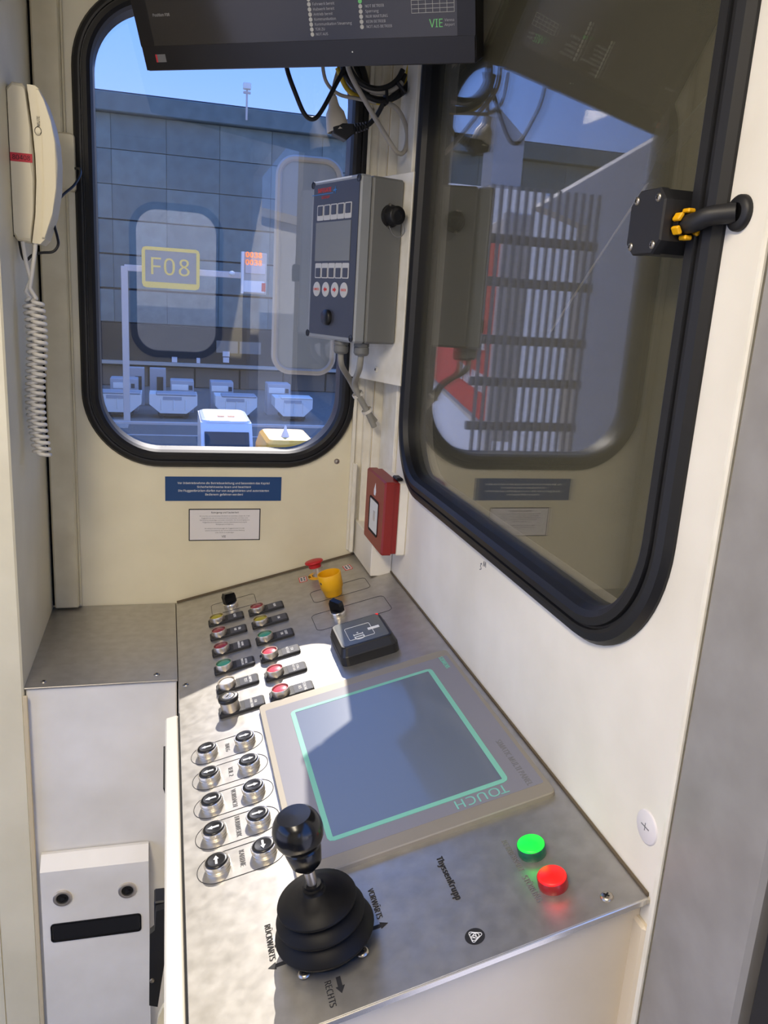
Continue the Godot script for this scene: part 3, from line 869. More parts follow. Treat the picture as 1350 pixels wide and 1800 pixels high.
# ------------------------------------------------------------------ push buttons, selectors, lamps
func push_button(u: float, z: float, lens: Material, label: String, lines: String, grp: String, tall := 0.0145) -> Node3D:
	var o := thing("push_button", label, "push button", con(u, z), grp)
	part("legend_holder", Sh.new().at(Transform3D(FLAT, Vector3(0, 0, -0.0165))).slab(rr(0.0295, 0.071, 0.004, 3), V2([0, 0, 0, 0.0036, 0.001, 0.0046])), M.legend_black, o)
	part("legend_plate", Sh.new().box(Vector3(0, 0.0046, -0.0345), Vector3(0.0265, 0.0008, 0.028)), M.box_film, o)
	if lines:
		text(lines, 0.0046 if lines.length() < 14 else 0.0038, M.white_ink, o, flat_at(0, -0.0345, 0.0052), 2.5)
	part("chrome_ring", Sh.new().lathe(V2([0.0146, 0.002, 0.0148, 0.003, 0.0148, tall - 0.0012, 0.0142, tall, 0.0132, tall, 0.0129, tall - 0.002, 0.0129, 0.004]), 32), M.brushed, o)
	part("lens", Sh.new().lathe(V2([0.0129, 0.003, 0.0128, tall - 0.0035, 0.0105, tall - 0.0018, 0.006, tall - 0.0008, 0, tall - 0.0005]), 28), lens, o)
	return o

func arrow_button(u: float, z: float, turn: float, label: String) -> void:
	var o := thing("arrow_button", label, "push button", con(u, z), "paired black arrow buttons")
	part("chrome_ring", Sh.new().lathe(V2([0.0150, 0, 0.0152, 0.001, 0.0152, 0.0036, 0.0146, 0.0040, 0.0146, 0.0046, 0.0154, 0.0050, 0.0154, 0.0085, 0.0147, 0.0098, 0.0135, 0.0098, 0.0132, 0.0085]), 32), M.chrome, o)
	part("cap", Sh.new().lathe(V2([0.0134, 0.006, 0.0133, 0.0100, 0.0122, 0.0114, 0.0095, 0.0112, 0.005, 0.0106, 0, 0.0104]), 32, 0.5), M.cap_black, o)
	var poly := P2([-0.0070, -0.0013, 0.0014, -0.0013, 0.0014, -0.0030, 0.0072, 0, 0.0014, 0.0030, 0.0014, 0.0013, -0.0070, 0.0013])
	part("arrow_mark", Sh.new().at(Transform3D(FLAT * Basis(Vector3.BACK, turn), Vector3(0, 0.0108, 0))).prism(poly, 0, 0.0008), M.white_ink, o)

func selector(u: float, z: float, turn: float, label: String) -> void:
	var o := thing("selector_switch", label, "switch", con(u, z), "black selector switches")
	part("chrome_ring", Sh.new().lathe(V2([0.0148, 0, 0.0150, 0.001, 0.0150, 0.0098, 0.0142, 0.0108, 0.0132, 0.0108]), 32), M.chrome, o)
	part("disc", Sh.new().lathe(V2([0.0134, 0.008, 0.0132, 0.0106, 0.0126, 0.0112, 0, 0.0112]), 28), M.black_plastic, o)
	part("handle", Sh.new().at(Transform3D(Basis(Vector3.UP, turn), Vector3(0, 0.010, 0)) * Transform3D(Basis(Vector3(0, 0, 1), Vector3.UP, Vector3(-1, 0, 0)), Vector3.ZERO)).prism(P2([-0.0128, 0, 0.0128, 0, 0.0132, 0.016, 0.009, 0.0235, -0.0118, 0.0190, -0.0132, 0.012]), -0.0058, 0.0058), M.black_gloss, o)

func lamp_button(u: float, z: float, glow: Material, rim: Material, col: Color, label: String, n: String) -> void:
	var o := thing("indicator_lamp", label, "indicator lamp", con(u, z))
	part("collar", Sh.new().lathe(V2([0.0150, 0, 0.0152, 0.0008, 0.0152, 0.0105, 0.0146, 0.0112]), 32), rim, o)
	part("glowing_lens", Sh.new().lathe(V2([0.0146, 0.008, 0.0145, 0.0118, 0.0128, 0.0133, 0, 0.0136]), 32), glow, o)
	var l := OmniLight3D.new()
	l.name = n
	l.light_color = col; l.light_energy = 0.00035; l.light_size = 0.012; l.omni_range = 2.0; l.shadow_enabled = true
	o.add_child(l)
	l.position = Vector3(0, 0.018, 0)

func buttons() -> void:
	var left := [
		[0.1731, M.lens_yellow, "LICHT", "yellow lit button at the top of the left column, nearest the selector"],
		[0.2414, M.lens_red, "TÜR\nAUF", "dark red lit button in the left column, directly below the yellow one"],
		[0.3141, M.lens_red, "KABINE\nVERRIEGELT", "dark red lit button in the left column, directly above the green one"],
		[0.3878, M.lens_green, "AUTOM.\nNIVELLIER.", "green lit button in the left column, between a red and a white one"],
		[0.4576, M.lens_white, "LAMPEN\nTEST", "white lit button in the left column, just above the key switch"]]
	for b in left:
		push_button(0.3647, b[0], b[1], b[3], b[2], "lit push buttons with black legend plates")
	var right := [
		[0.1775, M.lens_red, "HUPE", "dark red lit button at the far end of the right column"],
		[0.2433, M.lens_yellow, "EIN", "yellow lit button in the right column, second from the far end"],
		[0.3189, M.lens_green, "LICHT\nEIN", "green lit button in the right column, above the three pink ones"],
		[0.3933, M.lens_pink, "TÜR\nNOT AUF", "pink lit button, farthest of the three pink ones in the right column"],
		[0.4648, M.lens_pink, "STÖRG.\nNOT AUS", "pink lit button, middle of the three pink ones in the right column"],
		[0.5363, M.lens_pink, "STÖRUNG\nAUS", "pink lit button nearest the touch panel, last of the right column"]]
	for b in right:
		push_button(0.2838, b[0], b[1], b[3], b[2], "lit push buttons with black legend plates")
	# key switch
	var k := thing("key_switch", "tall metal key switch with a black top and keyhole below the white button", "switch", con(0.3644, 0.5371))
	part("legend_holder", Sh.new().at(Transform3D(FLAT, Vector3(0, 0, -0.0165))).slab(rr(0.0305, 0.073, 0.004, 3), V2([0, 0, 0, 0.0036, 0.001, 0.0046])), M.legend_black, k)
	part("legend_plate", Sh.new().box(Vector3(0, 0.0046, -0.0355), Vector3(0.0265, 0.0008, 0.028)), M.box_film, k)
	text("FÜR\nFAHRBETRIEB", 0.0038, M.white_ink, k, flat_at(0, -0.0355, 0.0052), 2.5)
	part("barrel", Sh.new().lathe(V2([0.0148, 0.002, 0.0150, 0.003, 0.0150, 0.0215]), 36), M.brushed, k)
	part("cap", Sh.new().lathe(V2([0.0150, 0.0205, 0.0162, 0.0215, 0.0162, 0.0258, 0.0150, 0.0272, 0.0100, 0.0272, 0.0096, 0.0262, 0, 0.0262]), 36), M.black_plastic, k)
	part("lock_face", Sh.new().lathe(V2([0.0094, 0.026, 0.0092, 0.0276, 0.0080, 0.0278, 0.0076, 0.0272, 0.0056, 0.0272, 0.0052, 0.0280, 0, 0.0280]), 28), M.chrome, k)
	part("keyhole", Sh.new().at(Transform3D(Basis(Vector3.UP, 0.9), Vector3.ZERO)).box(Vector3(0, 0.028, 0.0012), Vector3(0.0018, 0.0006, 0.0078)), M.dark_gap, k)
	# five pairs of arrow buttons
	var names := ["first", "second", "third", "fourth"]
	var zs := [0.637, 0.7, 0.763, 0.8238, 0.8845]
	for i in 5:
		for s in 2:
			var side := "left" if s == 0 else "right"
			var turn := -PI / 2 if s == 0 else PI / 2
			var label := ""
			if i < 4:
				label = "black arrow button pointing %s, in the %s pair from the far end" % [side, names[i]]
			else:
				turn = PI if s == 0 else 0.0
				label = "black arrow button by KABINE pointing %s" % ("away, left one nearest the viewer" if s == 0 else "toward the viewer, touching the knob")
			arrow_button(0.4068 if s == 0 else 0.3516, zs[i], turn, label)
	selector(0.3335, 0.1125, 0.5, "black selector switch above the left column of lit buttons")
	selector(0.1422, 0.3031, -0.9, "black selector switch between the yellow cup and the card reader")
	lamp_button(0.0761, 1.0273, M.glow_green, M.green_plastic, Color(0.1, 1.0, 0.3), "glowing green indicator lamp labelled BETRIEBSART by the right wall", "green_glow")
	lamp_button(0.0760, 1.0775, M.glow_red, M.red_clear, Color(1.0, 0.1, 0.06), "glowing red indicator lamp labelled STÖRUNG by the front edge", "red_glow")
	# emergency stop and the yellow cup in front of it
	var e := thing("emergency_stop", "red mushroom emergency stop button on a yellow disc at the console's far end", "button", con(0.1385, 0.0725))
	part("legend_disc", Sh.new().lathe(V2([0.0240, 0, 0.0238, 0.001, 0.013, 0.001]), 32), M.yellow_plastic, e)
	text("NOT\nAUS", 0.0052, M.ink, e, flat_at(-0.001, 0.0165, 0.0013), 2.0)
	part("collar", Sh.new().lathe(V2([0.0135, 0.001, 0.0135, 0.004, 0.0115, 0.0046, 0.0112, 0.018, 0.013, 0.020]), 28), M.clear_plastic, e)
	part("stem", Sh.new().lathe(V2([0.006, 0.001, 0.006, 0.021]), 16), M.brushed, e)
	part("mushroom_head", Sh.new().at(Transform3D(Basis(Vector3.BACK, 0.10), Vector3(-0.001, 0, 0.004))).lathe(V2([0.0, 0.019, 0.0130, 0.019, 0.0142, 0.025, 0.0160, 0.0285, 0.0196, 0.0300, 0.0200, 0.0318, 0.0185, 0.0336, 0.011, 0.0352, 0, 0.0357]), 32), M.red_plastic, e)
	var y := thing("guard_cup", "open yellow plastic guard cup standing in front of the red mushroom button", "guard", con(0.1306, 0.1968))
	part("cup", Sh.new().lathe(V2([0.0, 0.0, 0.0165, 0.0, 0.0175, 0.001, 0.0212, 0.016, 0.0226, 0.017, 0.0240, 0.0465, 0.0232, 0.0475, 0.0215, 0.0475, 0.0212, 0.046, 0.0200, 0.018, 0.016, 0.006, 0, 0.006]), 36), M.yellow_plastic, y)
	for a in [-1.15, -1.95]:
		part("rivet", Sh.new().at(Transform3D(Basis(Vector3.UP, a) * Basis(Vector3.BACK, -PI / 2), Vector3(cos(a) * 0.0228, 0.033, -sin(a) * 0.0228))).lathe(V2([0.0030, -0.001, 0.0030, 0.0006, 0.0016, 0.0012, 0, 0.0012]), 12), M.grime, y)
	part("side_slot", Sh.new().at(Transform3D(Basis(Vector3.UP, -2.75), Vector3(cos(2.75) * 0.0233, 0.031, sin(2.75) * 0.0233))).box(Vector3.ZERO, Vector3(0.002, 0.016, 0.006), 0.0005), M.dark_gap, y)
	# card reader
	var r := thing("card_reader", "black chamfered card reader box with a silver ID label and red light", "card reader", con(0.1265, 0.4535))
	part("foot", Sh.new().at(Transform3D(FLAT, Vector3.ZERO)).slab(rr(0.110, 0.100, 0.012, 4), V2([0, 0, 0, 0.016, 0.001, 0.0175])), M.black_plastic, r)
	part("housing", Sh.new().at(Transform3D(FLAT, Vector3(0, 0.017, 0))).slab(rr(0.108, 0.098, 0.011, 4), V2([0, 0, 0.006, 0.012, 0.008, 0.0135])), M.black_plastic, r)
	part("label_plate", Sh.new().at(Transform3D(FLAT, Vector3(-0.0005, 0.0303, 0))).slab(rr(0.088, 0.079, 0.005, 3), V2([0, 0, 0, 0.0006])), M.silver_label, r)
	text("·ID", 0.017, M.white_ink, r, flat_at(0.018, 0.008, 0.0311), 1.0)
	var fr := []
	for p in rr(0.048, 0.044, 0.003, 4):
		fr.append(Vector3(p.x + 0.004, 0.0311, 0.004 - p.y))
	part("label_frame", Sh.new().tube(fr, 0.0005, 4, 1, true), M.white_ink, r)
	part("card_mark", Sh.new().box(Vector3(0.004, 0.0311, -0.021), Vector3(0.008, 0.0008, 0.02)), M.white_ink, r)
	part("status_light", Sh.new().box(Vector3(-0.044, 0.0285, -0.039), Vector3(0.010, 0.004, 0.006), 0.001), M.glow_pin, r)

# ------------------------------------------------------------------ touch panel
func touch_panel() -> void:
	# local: x along the wall (text direction), z towards the operator
	var o := thing("touch_panel", "large grey operator touch panel with a teal framed screen set in the console", "touch panel", con(0.1677, 0.7585))
	part("bezel", Sh.new().at(Transform3D(FLAT, Vector3.ZERO)).slab(rr(0.400, 0.310, 0.008, 4), V2([0, 0, 0, 0.0055, 0.0012, 0.007])), M.bezel, o)
	part("film", Sh.new().at(Transform3D(FLAT, Vector3(0, 0.0066, -0.0012))).slab(rr(0.358, 0.296, 0.003, 3), V2([0, 0, 0, 0.0006])), M.panel_film, o)
	var teal := Sh.new().at(Transform3D(FLAT, Vector3(0.0015, 0.0066, -0.0017)))
	teal.ring(0.2965, 0.2125, 0.001, V2([0, 0, 0.0068, 0, 0.0068, 0.0012, 0, 0.0012]), 2)
	part("teal_frame", teal, M.teal, o)
	part("screen", Sh.new().at(Transform3D(FLAT, Vector3(0.0015, 0.0066, -0.0017))).slab(rr(0.297, 0.213, 0.001, 2), V2([0, 0, 0, 0.0009])), M.lcd, o)
	var b := SystemFont.new(); b.font_names = PackedStringArray(["Droid Sans"]); b.font_weight = 700
	text("SIEMENS", 0.0068, M.teal, o, Transform3D(FLAT, Vector3(-0.158, 0.0076, -0.1385)), 1.5, b)
	text("SIMATIC MULTI PANEL", 0.0072, M.faint_ink, o, Transform3D(FLAT, Vector3(0.125, 0.0074, -0.1335)))
	text("TOUCH", 0.015, M.teal_light, o, Transform3D(FLAT_DOWN, Vector3(0.1675, 0.0074, -0.074)), 1.0)

# ------------------------------------------------------------------ joystick
func joystick() -> void:
	var o := thing("joystick", "black joystick with a round knob and a ribbed rubber bellows at the console's front", "joystick", con(0.306, 1.0450))
	#part("base_flange", Sh.new().at(Transform3D(FLAT, Vector3.ZERO)).slab(rr(0.074, 0.074, 0.010, 4), V2([0, 0, 0, 0.002, 0.0006, 0.0026])), M.jamb_metal, o)
	part("bellows", Sh.new().lathe(V2([0.037, 0.0005, 0.039, 0.003, 0.0425, 0.009, 0.0460, 0.0122, 0.0492, 0.0146, 0.0500, 0.0166, 0.0494, 0.0182, 0.0400, 0.0285, 0.0365, 0.0300, 0.0360, 0.0312, 0.0420, 0.0326, 0.0441, 0.0340, 0.0447, 0.0356, 0.0440, 0.0372, 0.0340, 0.0455, 0.0300, 0.0470, 0.0296, 0.0480, 0.0370, 0.0494, 0.0390, 0.0508, 0.0397, 0.0524, 0.0390, 0.0540, 0.0250, 0.0598, 0.0120, 0.0640, 0.0108, 0.0650, 0.0108, 0.0690, 0.0086, 0.0698, 0.0086, 0.0725, 0.006, 0.0730, 0, 0.0730]), 48, 0.55), M.bellows_rubber, o)
	part("shaft", Sh.new().lathe(V2([0.0052, 0.070, 0.0052, 0.093]), 20), M.brushed, o)
	part("knob", Sh.new().lathe(V2([0.0, 0.0905, 0.0080, 0.0905, 0.0085, 0.0950, 0.0135, 0.0965, 0.0150, 0.0985, 0.0178, 0.1130, 0.0178, 0.1165, 0.0168, 0.1180, 0.0205, 0.1215, 0.0232, 0.1270, 0.0243, 0.1340, 0.0240, 0.1395, 0.0222, 0.1455, 0.0192, 0.1502, 0.0162, 0.1526, 0, 0.1530]), 40, 0.86), M.black_gloss, o)
	for sx in [-1, 1]:
		for sz in [-1, 1]:
			screw(o, Transform3D(Basis(), Vector3(sx * 0.0300, 0.002, sz * 0.0290)), 0.0060)

# ------------------------------------------------------------------ cabinet under the console
func cabinet() -> void:
	var c := thing("console_cabinet", "white painted steel cabinet carrying the console top, with a recessed left wing", "cabinet")
	var y0 := FLOOR_Y
	part("main_body", Sh.new().prism(P2([-0.4315, y0, -0.0005, y0, -0.0005, -0.0040, -0.4315, -0.1188]), 0.003, 1.121), M.warm_paint, c)
	part("left_wing", Sh.new().box(Vector3(-0.5563, (y0 - 0.1193) / 2, 0.186), Vector3(0.2440, -0.1193 - y0, 0.366), 0.002), M.cabinet_paint, c)
	# raised edge strip along the left side of the sloping part
	part("edge_strip", Sh.new().at(con(0, 0)).box(Vector3(0.806, -0.0125, 0.4603), Vector3(0.636, 0.018, 0.0215), 0.003), M.strip_paint, c)
	part("black_gap", Sh.new().at(con(0, 0)).box(Vector3(0.806, -0.006, 0.4482), Vector3(0.63, 0.010, 0.0022)), M.dark_gap, c)
	part("slot", Sh.new().at(con(0, 0)).box(Vector3(0.624, -0.011, 0.4722), Vector3(0.110, 0.010, 0.0028)), M.dark_gap, c)
	# locked cover on the wing's front
	var f := thing("locked_cover", "white sheet steel cover with two round locks and a black slot on the cabinet front", "cover", Transform3D(Basis(), Vector3(-0.5752, -0.74, 0.372)))
	var side := P2([0.0, -0.32, 0.0, 0.3065, 0.006, 0.3065, 0.028, 0.286, 0.028, -0.32])
	part("plate", Sh.new().at(Transform3D(Basis(Vector3(0, 0, 1), Vector3.UP, Vector3(-1, 0, 0)), Vector3.ZERO)).prism(P2([0.0, -0.32, 0.028, -0.32, 0.028, 0.286, 0.006, 0.3065, 0.0, 0.3065]), -0.0905, 0.0905), M.cabinet_paint, f)
	for q in [[-0.0556, 0.2306], [0.0536, 0.2310]]:
		var xf := Transform3D(Basis(Vector3.RIGHT, PI / 2), Vector3(q[0], q[1], 0.028))
		var l := part("cam_lock", Sh.new().at(xf).lathe(V2([0.0160, 0, 0.0158, 0.0025, 0.0130, 0.0042, 0.0105, 0.0036, 0.0100, 0.001]), 28), M.brushed, f)
		part("socket", Sh.new().at(xf).lathe(V2([0.0102, 0.0, 0.0100, 0.0012, 0, 0.0012]), 24), M.dark_gap, l)
		part("triangle_key", Sh.new().at(xf).lathe(V2([0.0062, 0.001, 0.0056, 0.0042, 0, 0.0042]), 3), M.black_plastic, l)
	part("slot_frame", Sh.new().at(Transform3D(Basis(), Vector3(-0.0005, 0.1592, 0.0282))).ring(0.146, 0.030, 0.002, V2([0, -0.004, 0.0042, -0.004, 0.0042, 0.0014, 0.001, 0.0014]), 3), M.black_gloss, f)
	part("slot_panel", Sh.new().box(Vector3(-0.0005, 0.1592, 0.0283), Vector3(0.147, 0.031, 0.001)), M.black_plastic, f)
	# black hinge bracket between cover and edge strip
	var b := thing("hinge_bracket", "black bent hinge bracket beside the white cover, partly behind the edge strip", "bracket", Transform3D(Basis(), Vector3(-0.466, -0.40, 0.69)))
	part("arm", Sh.new().prism(P2([-0.012, -0.08, 0.0, -0.085, 0.014, 0.02, 0.014, 0.085, -0.001, 0.082, -0.003, 0.05, -0.010, 0.044]), -0.012, 0.0), M.black_plastic, b)
	part("back_leaf", Sh.new().box(Vector3(0.004, 0.055, -0.03), Vector3(0.016, 0.06, 0.03), 0.002), M.legend_black, b)
	part("rivet", Sh.new().at(Transform3D(Basis(Vector3.RIGHT, PI / 2), Vector3(-0.0075, -0.036, 0.0))).lathe(V2([0.0035, 0, 0.003, 0.002, 0, 0.0026]), 12), M.screw_metal, b)
	var g := thing("rounded_plate", "cream steel plate with a rounded corner below the black bracket", "plate", Transform3D(Basis(), Vector3(-0.4545, -0.52, 0.74)))
	part("plate", Sh.new().prism(P2([-0.012, -0.12, 0.012, -0.12, 0.012, 0.098, 0.004, 0.094, -0.004, 0.085, -0.010, 0.070, -0.012, 0.055]), -0.004, 0.004), M.cream_trim, g)

# ------------------------------------------------------------------ corner: control box, fire alarm
func corner() -> void:
	var hx := Vector3(0.3245, 0, 0.9459)
	var xf := Transform3D(Basis(hx, Vector3.UP, Vector3(-0.9459, 0, 0.3245)), Vector3(-0.173, 0.463, 0.031))
	var o := thing("control_box", "grey control box with a blue key panel and small screen between the two windows", "control box", xf)
	part("housing", Sh.new().box(Vector3(0.091, 0.1478, -0.0605), Vector3(0.182, 0.2956, 0.069), 0.004), M.box_grey, o)
	part("lid", Sh.new().box(Vector3(0.091, 0.1478, -0.0128), Vector3(0.182, 0.2956, 0.0256), 0.004), M.box_grey_light, o)
	part("key_panel", Sh.new().at(Transform3D(Basis(), Vector3(0.0955, 0.1485, 0))).slab(rr(0.168, 0.279, 0.004, 3), V2([0, 0, 0, 0.0010])), M.box_film, o)
	part("screen", Sh.new().box(Vector3(0.0912, 0.183, 0.0012), Vector3(0.131, 0.071, 0.0012)), M.box_screen, o)
	for row in 2:
		for k in 5:
			var x := 0.0405 + k * 0.0259
			var y := 0.236 if row == 0 else 0.1295
			part("key_frame", Sh.new().at(Transform3D(Basis(), Vector3(x, y, 0.0008))).slab(rr(0.0245, 0.028, 0.0025, 3), V2([0, 0, 0, 0.0007])), M.key_grey, o)
			part("key", Sh.new().at(Transform3D(Basis(), Vector3(x, y + (0.0035 if row == 0 else -0.0035), 0.0012))).slab(rr(0.0180, 0.0175, 0.0015, 3), V2([0, 0, 0.0005, 0.0012])), M.box_film, o)
	for k in 4:
		var x: float = [0.037, 0.0723, 0.1074, 0.1413][k]
		part("round_key", Sh.new().at(Transform3D(Basis(Vector3.RIGHT, PI / 2), Vector3(x, 0.0948, 0.0008))).lathe(V2([0.0140, 0, 0.0138, 0.0008, 0.0125, 0.0012, 0, 0.0012]), 24), M.key_grey, o)
		if k == 0 or k == 3:
			text("CANCEL" if k == 0 else "ENTER", 0.0046, M.red_ink, o, Transform3D(Basis(), Vector3(x, 0.0948, 0.0022)), 1.5)
		else:
			part("arrow_mark", Sh.new().at(Transform3D(Basis(Vector3.BACK, PI if k == 1 else 0.0), Vector3(x, 0.0948, 0.0019))).prism(P2([-0.006, -0.0022, 0, -0.0022, 0, -0.005, 0.007, 0, 0, 0.005, 0, 0.0022, -0.006, 0.0022]), 0, 0.0004), M.red_ink, o)
	part("round_cap", Sh.new().at(Transform3D(Basis(Vector3.RIGHT, PI / 2), Vector3(0.0858, 0.0425, 0.0006))).lathe(V2([0.0150, 0, 0.0150, 0.0060, 0.0130, 0.0085, 0, 0.0090]), 28), M.black_plastic, o)
	var bold := SystemFont.new(); bold.font_names = PackedStringArray(["Droid Sans"]); bold.font_weight = 700; bold.font_italic = true
	text("SAFEGATE", 0.0078, M.red_ink, o, Transform3D(Basis(), Vector3(0.053, 0.2765, 0.0012)), 1.0, bold)
	text("G R O U P", 0.0050, M.red_ink, o, Transform3D(Basis(), Vector3(0.058, 0.2635, 0.0012)), 1.5)
	part("logo_line", Sh.new().box(Vector3(0.046, 0.2695, 0.0012), Vector3(0.082, 0.0012, 0.0006)), M.blue_ink, o)
	part("logo_plane", Sh.new().at(Transform3D(Basis(), Vector3(0.0935, 0.2745, 0.001))).prism(P2([-0.006, -0.003, 0, -0.0015, 0.0005, -0.007, 0.0025, -0.0015, 0.007, 0, 0.002, 0.0015, 0.001, 0.007, -0.001, 0.0015, -0.006, 0.0005]), 0, 0.0005), M.blue_ink, o)
	for q in [[0.007, 0.2885], [0.1755, 0.2885], [0.0045, 0.0085], [0.1735, 0.0085]]:
		part("corner_screw", Sh.new().at(Transform3D(Basis(Vector3.RIGHT, PI / 2), Vector3(q[0], q[1], 0.0))).lathe(V2([0.0068, 0, 0.0068, 0.0012, 0.0052, 0.0014, 0.0050, 0.0006, 0, 0.0006]), 18), M.legend_black, o)
	# service plug on the side, with its cap strap
	var sx := Transform3D(Basis(Vector3.BACK, -PI / 2), Vector3(0.182, 0.2305, -0.066))
	var pl := part("service_plug", Sh.new().at(sx).lathe(V2([0.0200, 0, 0.0200, 0.003, 0.0165, 0.004, 0.0165, 0.0250, 0.0150, 0.0265, 0.0085, 0.0265, 0.0080, 0.0240, 0, 0.0240]), 24), M.black_plastic, o)
	for s in [-1, 1]:
		part("flange_screw", Sh.new().at(sx * Transform3D(Basis(), Vector3(s * 0.019, 0.003, 0.004))).lathe(V2([0.0028, 0, 0.0024, 0.0018, 0, 0.002]), 10), M.screw_metal, pl)
	part("cap_strap", Sh.new().at(Transform3D(Basis(), Vector3(0.187, 0.2305, -0.066))).tube(V3([0, -0.018, 0.004, 0.004, -0.032, -0.003, 0.012, -0.036, -0.012, 0.018, -0.026, -0.018, 0.020, -0.008, -0.012]), 0.0009, 6), M.faint_ink, pl)
	for k in 2:
		var gx := Transform3D(Basis(), Vector3([0.112, 0.158][k], -0.0005, [-0.016, -0.034][k]))
		part("cable_gland", Sh.new().at(gx * Transform3D(Basis(Vector3.RIGHT, PI), Vector3.ZERO)).lathe(V2([0.0150, 0, 0.0150, 0.006, 0.0138, 0.007, 0.0150, 0.009, 0.0150, 0.019, 0.0120, 0.023, 0.0070, 0.024]), 8, 0.99), M.box_grey, o)
	var bp := thing("backing_plate", "white painted sheet metal plate behind the grey control box, with one screw", "plate", xf)
	part("sheet", Sh.new().box(Vector3(0.104, 0.116, -0.0975), Vector3(0.204, 0.386, 0.004), 0.0012), M.post_paint, bp)
	part("edge_fold", Sh.new().box(Vector3(0.2045, 0.116, -0.107), Vector3(0.003, 0.386, 0.020), 0.001), M.post_paint, bp)
	screw(bp, Transform3D(Basis(Vector3.RIGHT, PI / 2), Vector3(0.120, -0.053, -0.0955)), 0.0062, M.post_paint)
	# conduits from the glands down to the wall
	var g1 := xf * Vector3(0.112, -0.022, -0.016)
	var g2 := xf * Vector3(0.158, -0.022, -0.034)
	var cd := thing("conduit_pair", "two grey cables tied together below the control box, running down into the corner", "cable")
	part("cable", Sh.new().tube([g1, g1 + Vector3(0.004, -0.025, -0.004), Vector3(-0.090, 0.386, 0.078), Vector3(-0.068, 0.352, 0.070), Vector3(-0.044, 0.318, 0.064), Vector3(-0.026, 0.298, 0.060)], 0.0060, 10), M.conduit, cd)
	part("cable", Sh.new().tube([g2, g2 + Vector3(0.0, -0.028, -0.010), Vector3(-0.082, 0.382, 0.095), Vector3(-0.073, 0.358, 0.084), Vector3(-0.051, 0.325, 0.076), Vector3(-0.030, 0.288, 0.070)], 0.0062, 10), M.conduit, cd)
	for q in [[-0.0705, 0.355, 0.0765], [-0.0475, 0.3215, 0.070]]:
		part("cable_tie", Sh.new().at(Transform3D(Basis(Quaternion(Vector3.UP, Vector3(0.55, -0.82, -0.16).normalized())), Vector3(q[0], q[1], q[2]))).lathe(V2([0.0105, -0.003, 0.0116, -0.003, 0.0116, 0.003, 0.0105, 0.003]), 20), M.cord_white, cd)
	# fire alarm call point on its white backing
	var tb := thing("corner_trunking", "white sheet metal trunking box in the corner below the fire alarm", "trunking")
	part("body", Sh.new().box(Vector3(-0.0228, 0.031, 0.0838), Vector3(0.0445, 0.078, 0.1660), 0.0015), M.white_paint, tb)
	part("upright", Sh.new().box(Vector3(-0.0555, 0.10, 0.020), Vector3(0.008, 0.20, 0.012), 0.001), M.post_paint, tb)
	var fa := thing("fire_alarm", "dark red fire alarm call point with a small glass window mounted in the corner", "fire alarm", Transform3D(Basis(Vector3(0, 0, 1), Vector3.UP, Vector3(-1, 0, 0)), Vector3(0, 0.1375, 0.184)))
	part("mounting_box", Sh.new().box(Vector3(-0.002, -0.002, 0.010), Vector3(0.145, 0.145, 0.020), 0.003), M.white_paint, fa)
	part("base_shell", Sh.new().at(Transform3D(Basis(), Vector3(0, 0, 0.020))).slab(rr(0.142, 0.142, 0.004, 3), V2([0, 0, 0, 0.010])), M.alarm_red, fa)
	part("front_shell", Sh.new().at(Transform3D(Basis(), Vector3(0, 0, 0.0305))).slab(rr(0.146, 0.146, 0.004, 3), V2([0, 0, 0, 0.016, 0.0035, 0.0195])), M.alarm_red, fa)
	part("window_recess", Sh.new().at(Transform3D(Basis(), Vector3(0.0, -0.012, 0.0500))).ring(0.062, 0.062, 0.002, V2([0, -0.003, 0.005, -0.003, 0.005, 0.0012, 0.001, 0.0006])), M.dark_gap, fa)
	part("glass_window", Sh.new().box(Vector3(0.0, -0.012, 0.0500), Vector3(0.062, 0.062, 0.0012)), M.alarm_pane, fa)
	part("press_mark", Sh.new().box(Vector3(0.006, -0.010, 0.0508), Vector3(0.014, 0.020, 0.0006)), M.sign_grey, fa)
	part("flame_mark", Sh.new().at(Transform3D(Basis(), Vector3(0.0, 0.043, 0.0500))).prism(P2([-0.006, -0.012, 0.005, -0.012, 0.009, -0.004, 0.005, 0.004, 0.003, 0.013, -0.003, 0.004, -0.007, -0.002]), 0, 0.0004), M.white_ink, fa)
	part("torn_entry", Sh.new().box(Vector3(0.040, 0.0745, 0.016), Vector3(0.030, 0.006, 0.014), 0.002), M.rubber, fa)

